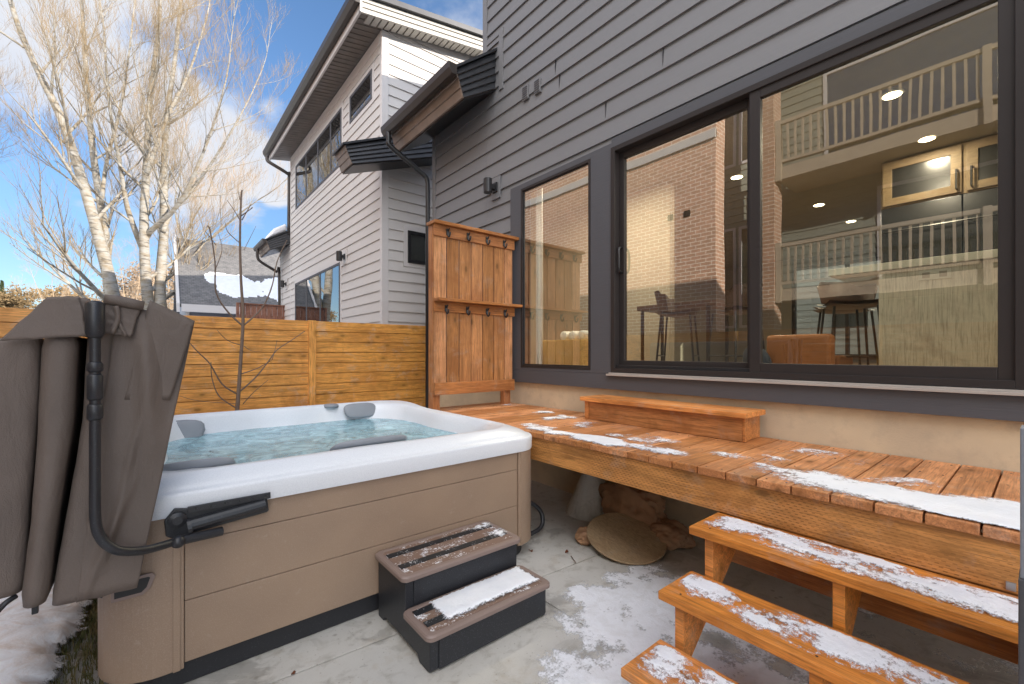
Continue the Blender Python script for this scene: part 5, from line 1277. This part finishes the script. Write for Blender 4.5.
# leafy bushes and a conifer at the far left horizon
def bush(name, px, pyt, d_, wpx, label, mat, seed, n=5200, conifer=False):
    rng = random.Random(seed); top = onD(px, pyt, d_); base = Vector((top.x, top.y, GZ)); Hh = top.z - GZ; rad = wpx * d_ / F / 2
    t = thing(name, base, label, 'tree' if conifer else 'bush')
    V, Fc = [], []
    cl_ = [(rng.gauss(0, .4) * rad, rng.gauss(0, .4) * rad, rng.uniform(.35, .92) * Hh, rng.uniform(.2, .4) * rad) for _ in range(26)]
    for i in range(n):
        if conifer:
            h = rng.random(); rr_ = rad * (1 - h) * (.7 + .3 * math.sin(h * 40)) * math.sqrt(rng.random()); a = rng.uniform(0, 6.28); p = Vector((rr_ * math.cos(a), rr_ * math.sin(a), Hh * (.12 + .88 * h)))
        else:
            c_ = rng.choice(cl_); u = Vector((rng.gauss(0, 1), rng.gauss(0, 1), rng.gauss(0, .8))) * c_[3] * .6; p = Vector(c_[:3]) + u
            if p.z > Hh * 1.02 or p.z < .1: continue
        s = rng.uniform(.05, .12) * (d_ / 30); e1 = Vector((rng.gauss(0, 1), rng.gauss(0, 1), rng.gauss(0, 1))).normalized() * s; e2 = e1.orthogonal().normalized() * s * .6
        nV = len(V); p = p + base; V += [tuple(p - e1), tuple(p + e2), tuple(p + e1), tuple(p - e2)]; Fc.append((nV, nV + 1, nV + 2, nV + 3))
    part('crown', [(V, Fc)], mat, t, recalc=False)
    part('trunk', [TB([base, base + Vector((0, 0, Hh * .75))], [.09, .03], 7)] + [TB([base + Vector((0, 0, Hh * .2)), base + Vector((math.cos(a) * rad * .5, math.sin(a) * rad * .5, Hh * .6))], [.05, .015], 5) for a in (0, 1.3, 2.6, 3.9, 5.2)], 'sapling', t)
bush('evergreen_tree', 2, 281, 40, 34, 'dark green evergreen at the far left horizon', 'conifer', 5, conifer=True)
bush('autumn_bush', 10, 284, 36, 34, 'golden brown bush next to the dark evergreen at far left', 'bush', 6)
bush('autumn_bush', 66, 284, 42, 50, 'broad golden brown bush on the horizon above the folded cover', 'bush', 7)
bush('autumn_bush', 100, 290, 46, 50, 'far brown bush directly left of the tall tree feet', 'bush', 8)
M['thicket2'] = paint('thicket_leaves', (.26, .19, .13), .9)
bush('winter_thicket', 150, 255, 38, 95, 'tan leafless thicket behind the feet of the two tall trees', 'thicket2', 9, n=9000)
bush('winter_thicket', 215, 275, 34, 60, 'low tan thicket between the tall trees and the shingle roofed house', 'thicket2', 12, n=5000)
# low far ridge
structure('hills', [([(-260, 190, GZ), (-200, 210, 7), (-140, 230, 9), (-80, 240, 6), (-20, 250, 8), (60, 250, 7), (140, 240, 9), (140, 260, GZ), (-260, 230, GZ), (140, 200, GZ), (60, 205, GZ), (-20, 205, GZ), (-80, 200, GZ), (-140, 190, GZ), (-200, 180, GZ)],
      [(0, 14, 1), (14, 13, 2, 1), (13, 12, 3, 2), (12, 11, 4, 3), (11, 10, 5, 4), (10, 9, 6, 5), (0, 1, 2, 3, 4, 5, 6, 7, 8)])], 'ground')

# sapling in front of the fence
YP = 6.05
def sp_(pp, dy=0): return [onY(x, y, YP + dy) for x, y in pp]
sb = onY(235, 500, YP); sb.z = GZ
sg = thing('sapling', sb, 'thin bare sapling in front of the golden fence behind the hot tub', 'tree')
part('trunk', [TB(arc([sb] + sp_([(236, 430), (238, 400), (240, 370), (243, 320), (241, 280), (240, 240), (241, 200), (242, 190)]), 4), [.027 - .020 * min(1, i / 32) for i in range(33)], 8)], 'sapling', sg, smooth=True)
br_ = [([(243, 326), (228, 312), (216, 292), (215, 262), (210, 230), (207, 226)], .015, -.1), ([(243, 326), (262, 308), (272, 286), (277, 262), (287, 240)], .014, .15), ([(241, 222), (234, 210), (227, 200)], .009, .05), ([(241, 216), (252, 208), (251, 208)], .009, -.1), ([(240, 200), (238, 190)], .007, 0), ([(242, 220), (250, 206), (251, 204)], .008, .1), ([(241, 244), (228, 232), (225, 222)], .008, 0),
       ([(237, 394), (222, 384), (210, 364), (198, 352), (189, 342)], .013, -.25), ([(236, 408), (219, 396), (212, 378), (211, 362)], .011, -.1), ([(238, 393), (255, 378), (268, 362), (277, 350), (292, 340), (305, 331)], .013, .2), ([(241, 374), (258, 368), (272, 360)], .010, .1), ([(272, 360), (275, 350), (277, 340)], .007, .1),
       ([(240, 345), (227, 340), (217, 330)], .007, -.2), ([(244, 346), (252, 351), (262, 351)], .006, .2), ([(243, 404), (254, 392), (268, 380)], .007, -.3), ([(240, 404), (200, 401), (180, 396)], .006, -.3), ([(244, 250), (248, 242), (256, 226)], .006, .2), ([(215, 270), (222, 250), (218, 232)], .007, .1), ([(216, 245), (206, 232), (205, 231)], .006, -.1)]
for pp, r_, dy in br_:
    P = arc([onY(x, y, YP + dy * i / (len(pp) - 1)) for i, (x, y) in enumerate(pp)], 4); n = len(P)
    part('branch', [TB(P, [.75 * r_ * (1 - .55 * i / (n - 1)) for i in range(n)], 6)], 'sapling', sg, smooth=True)
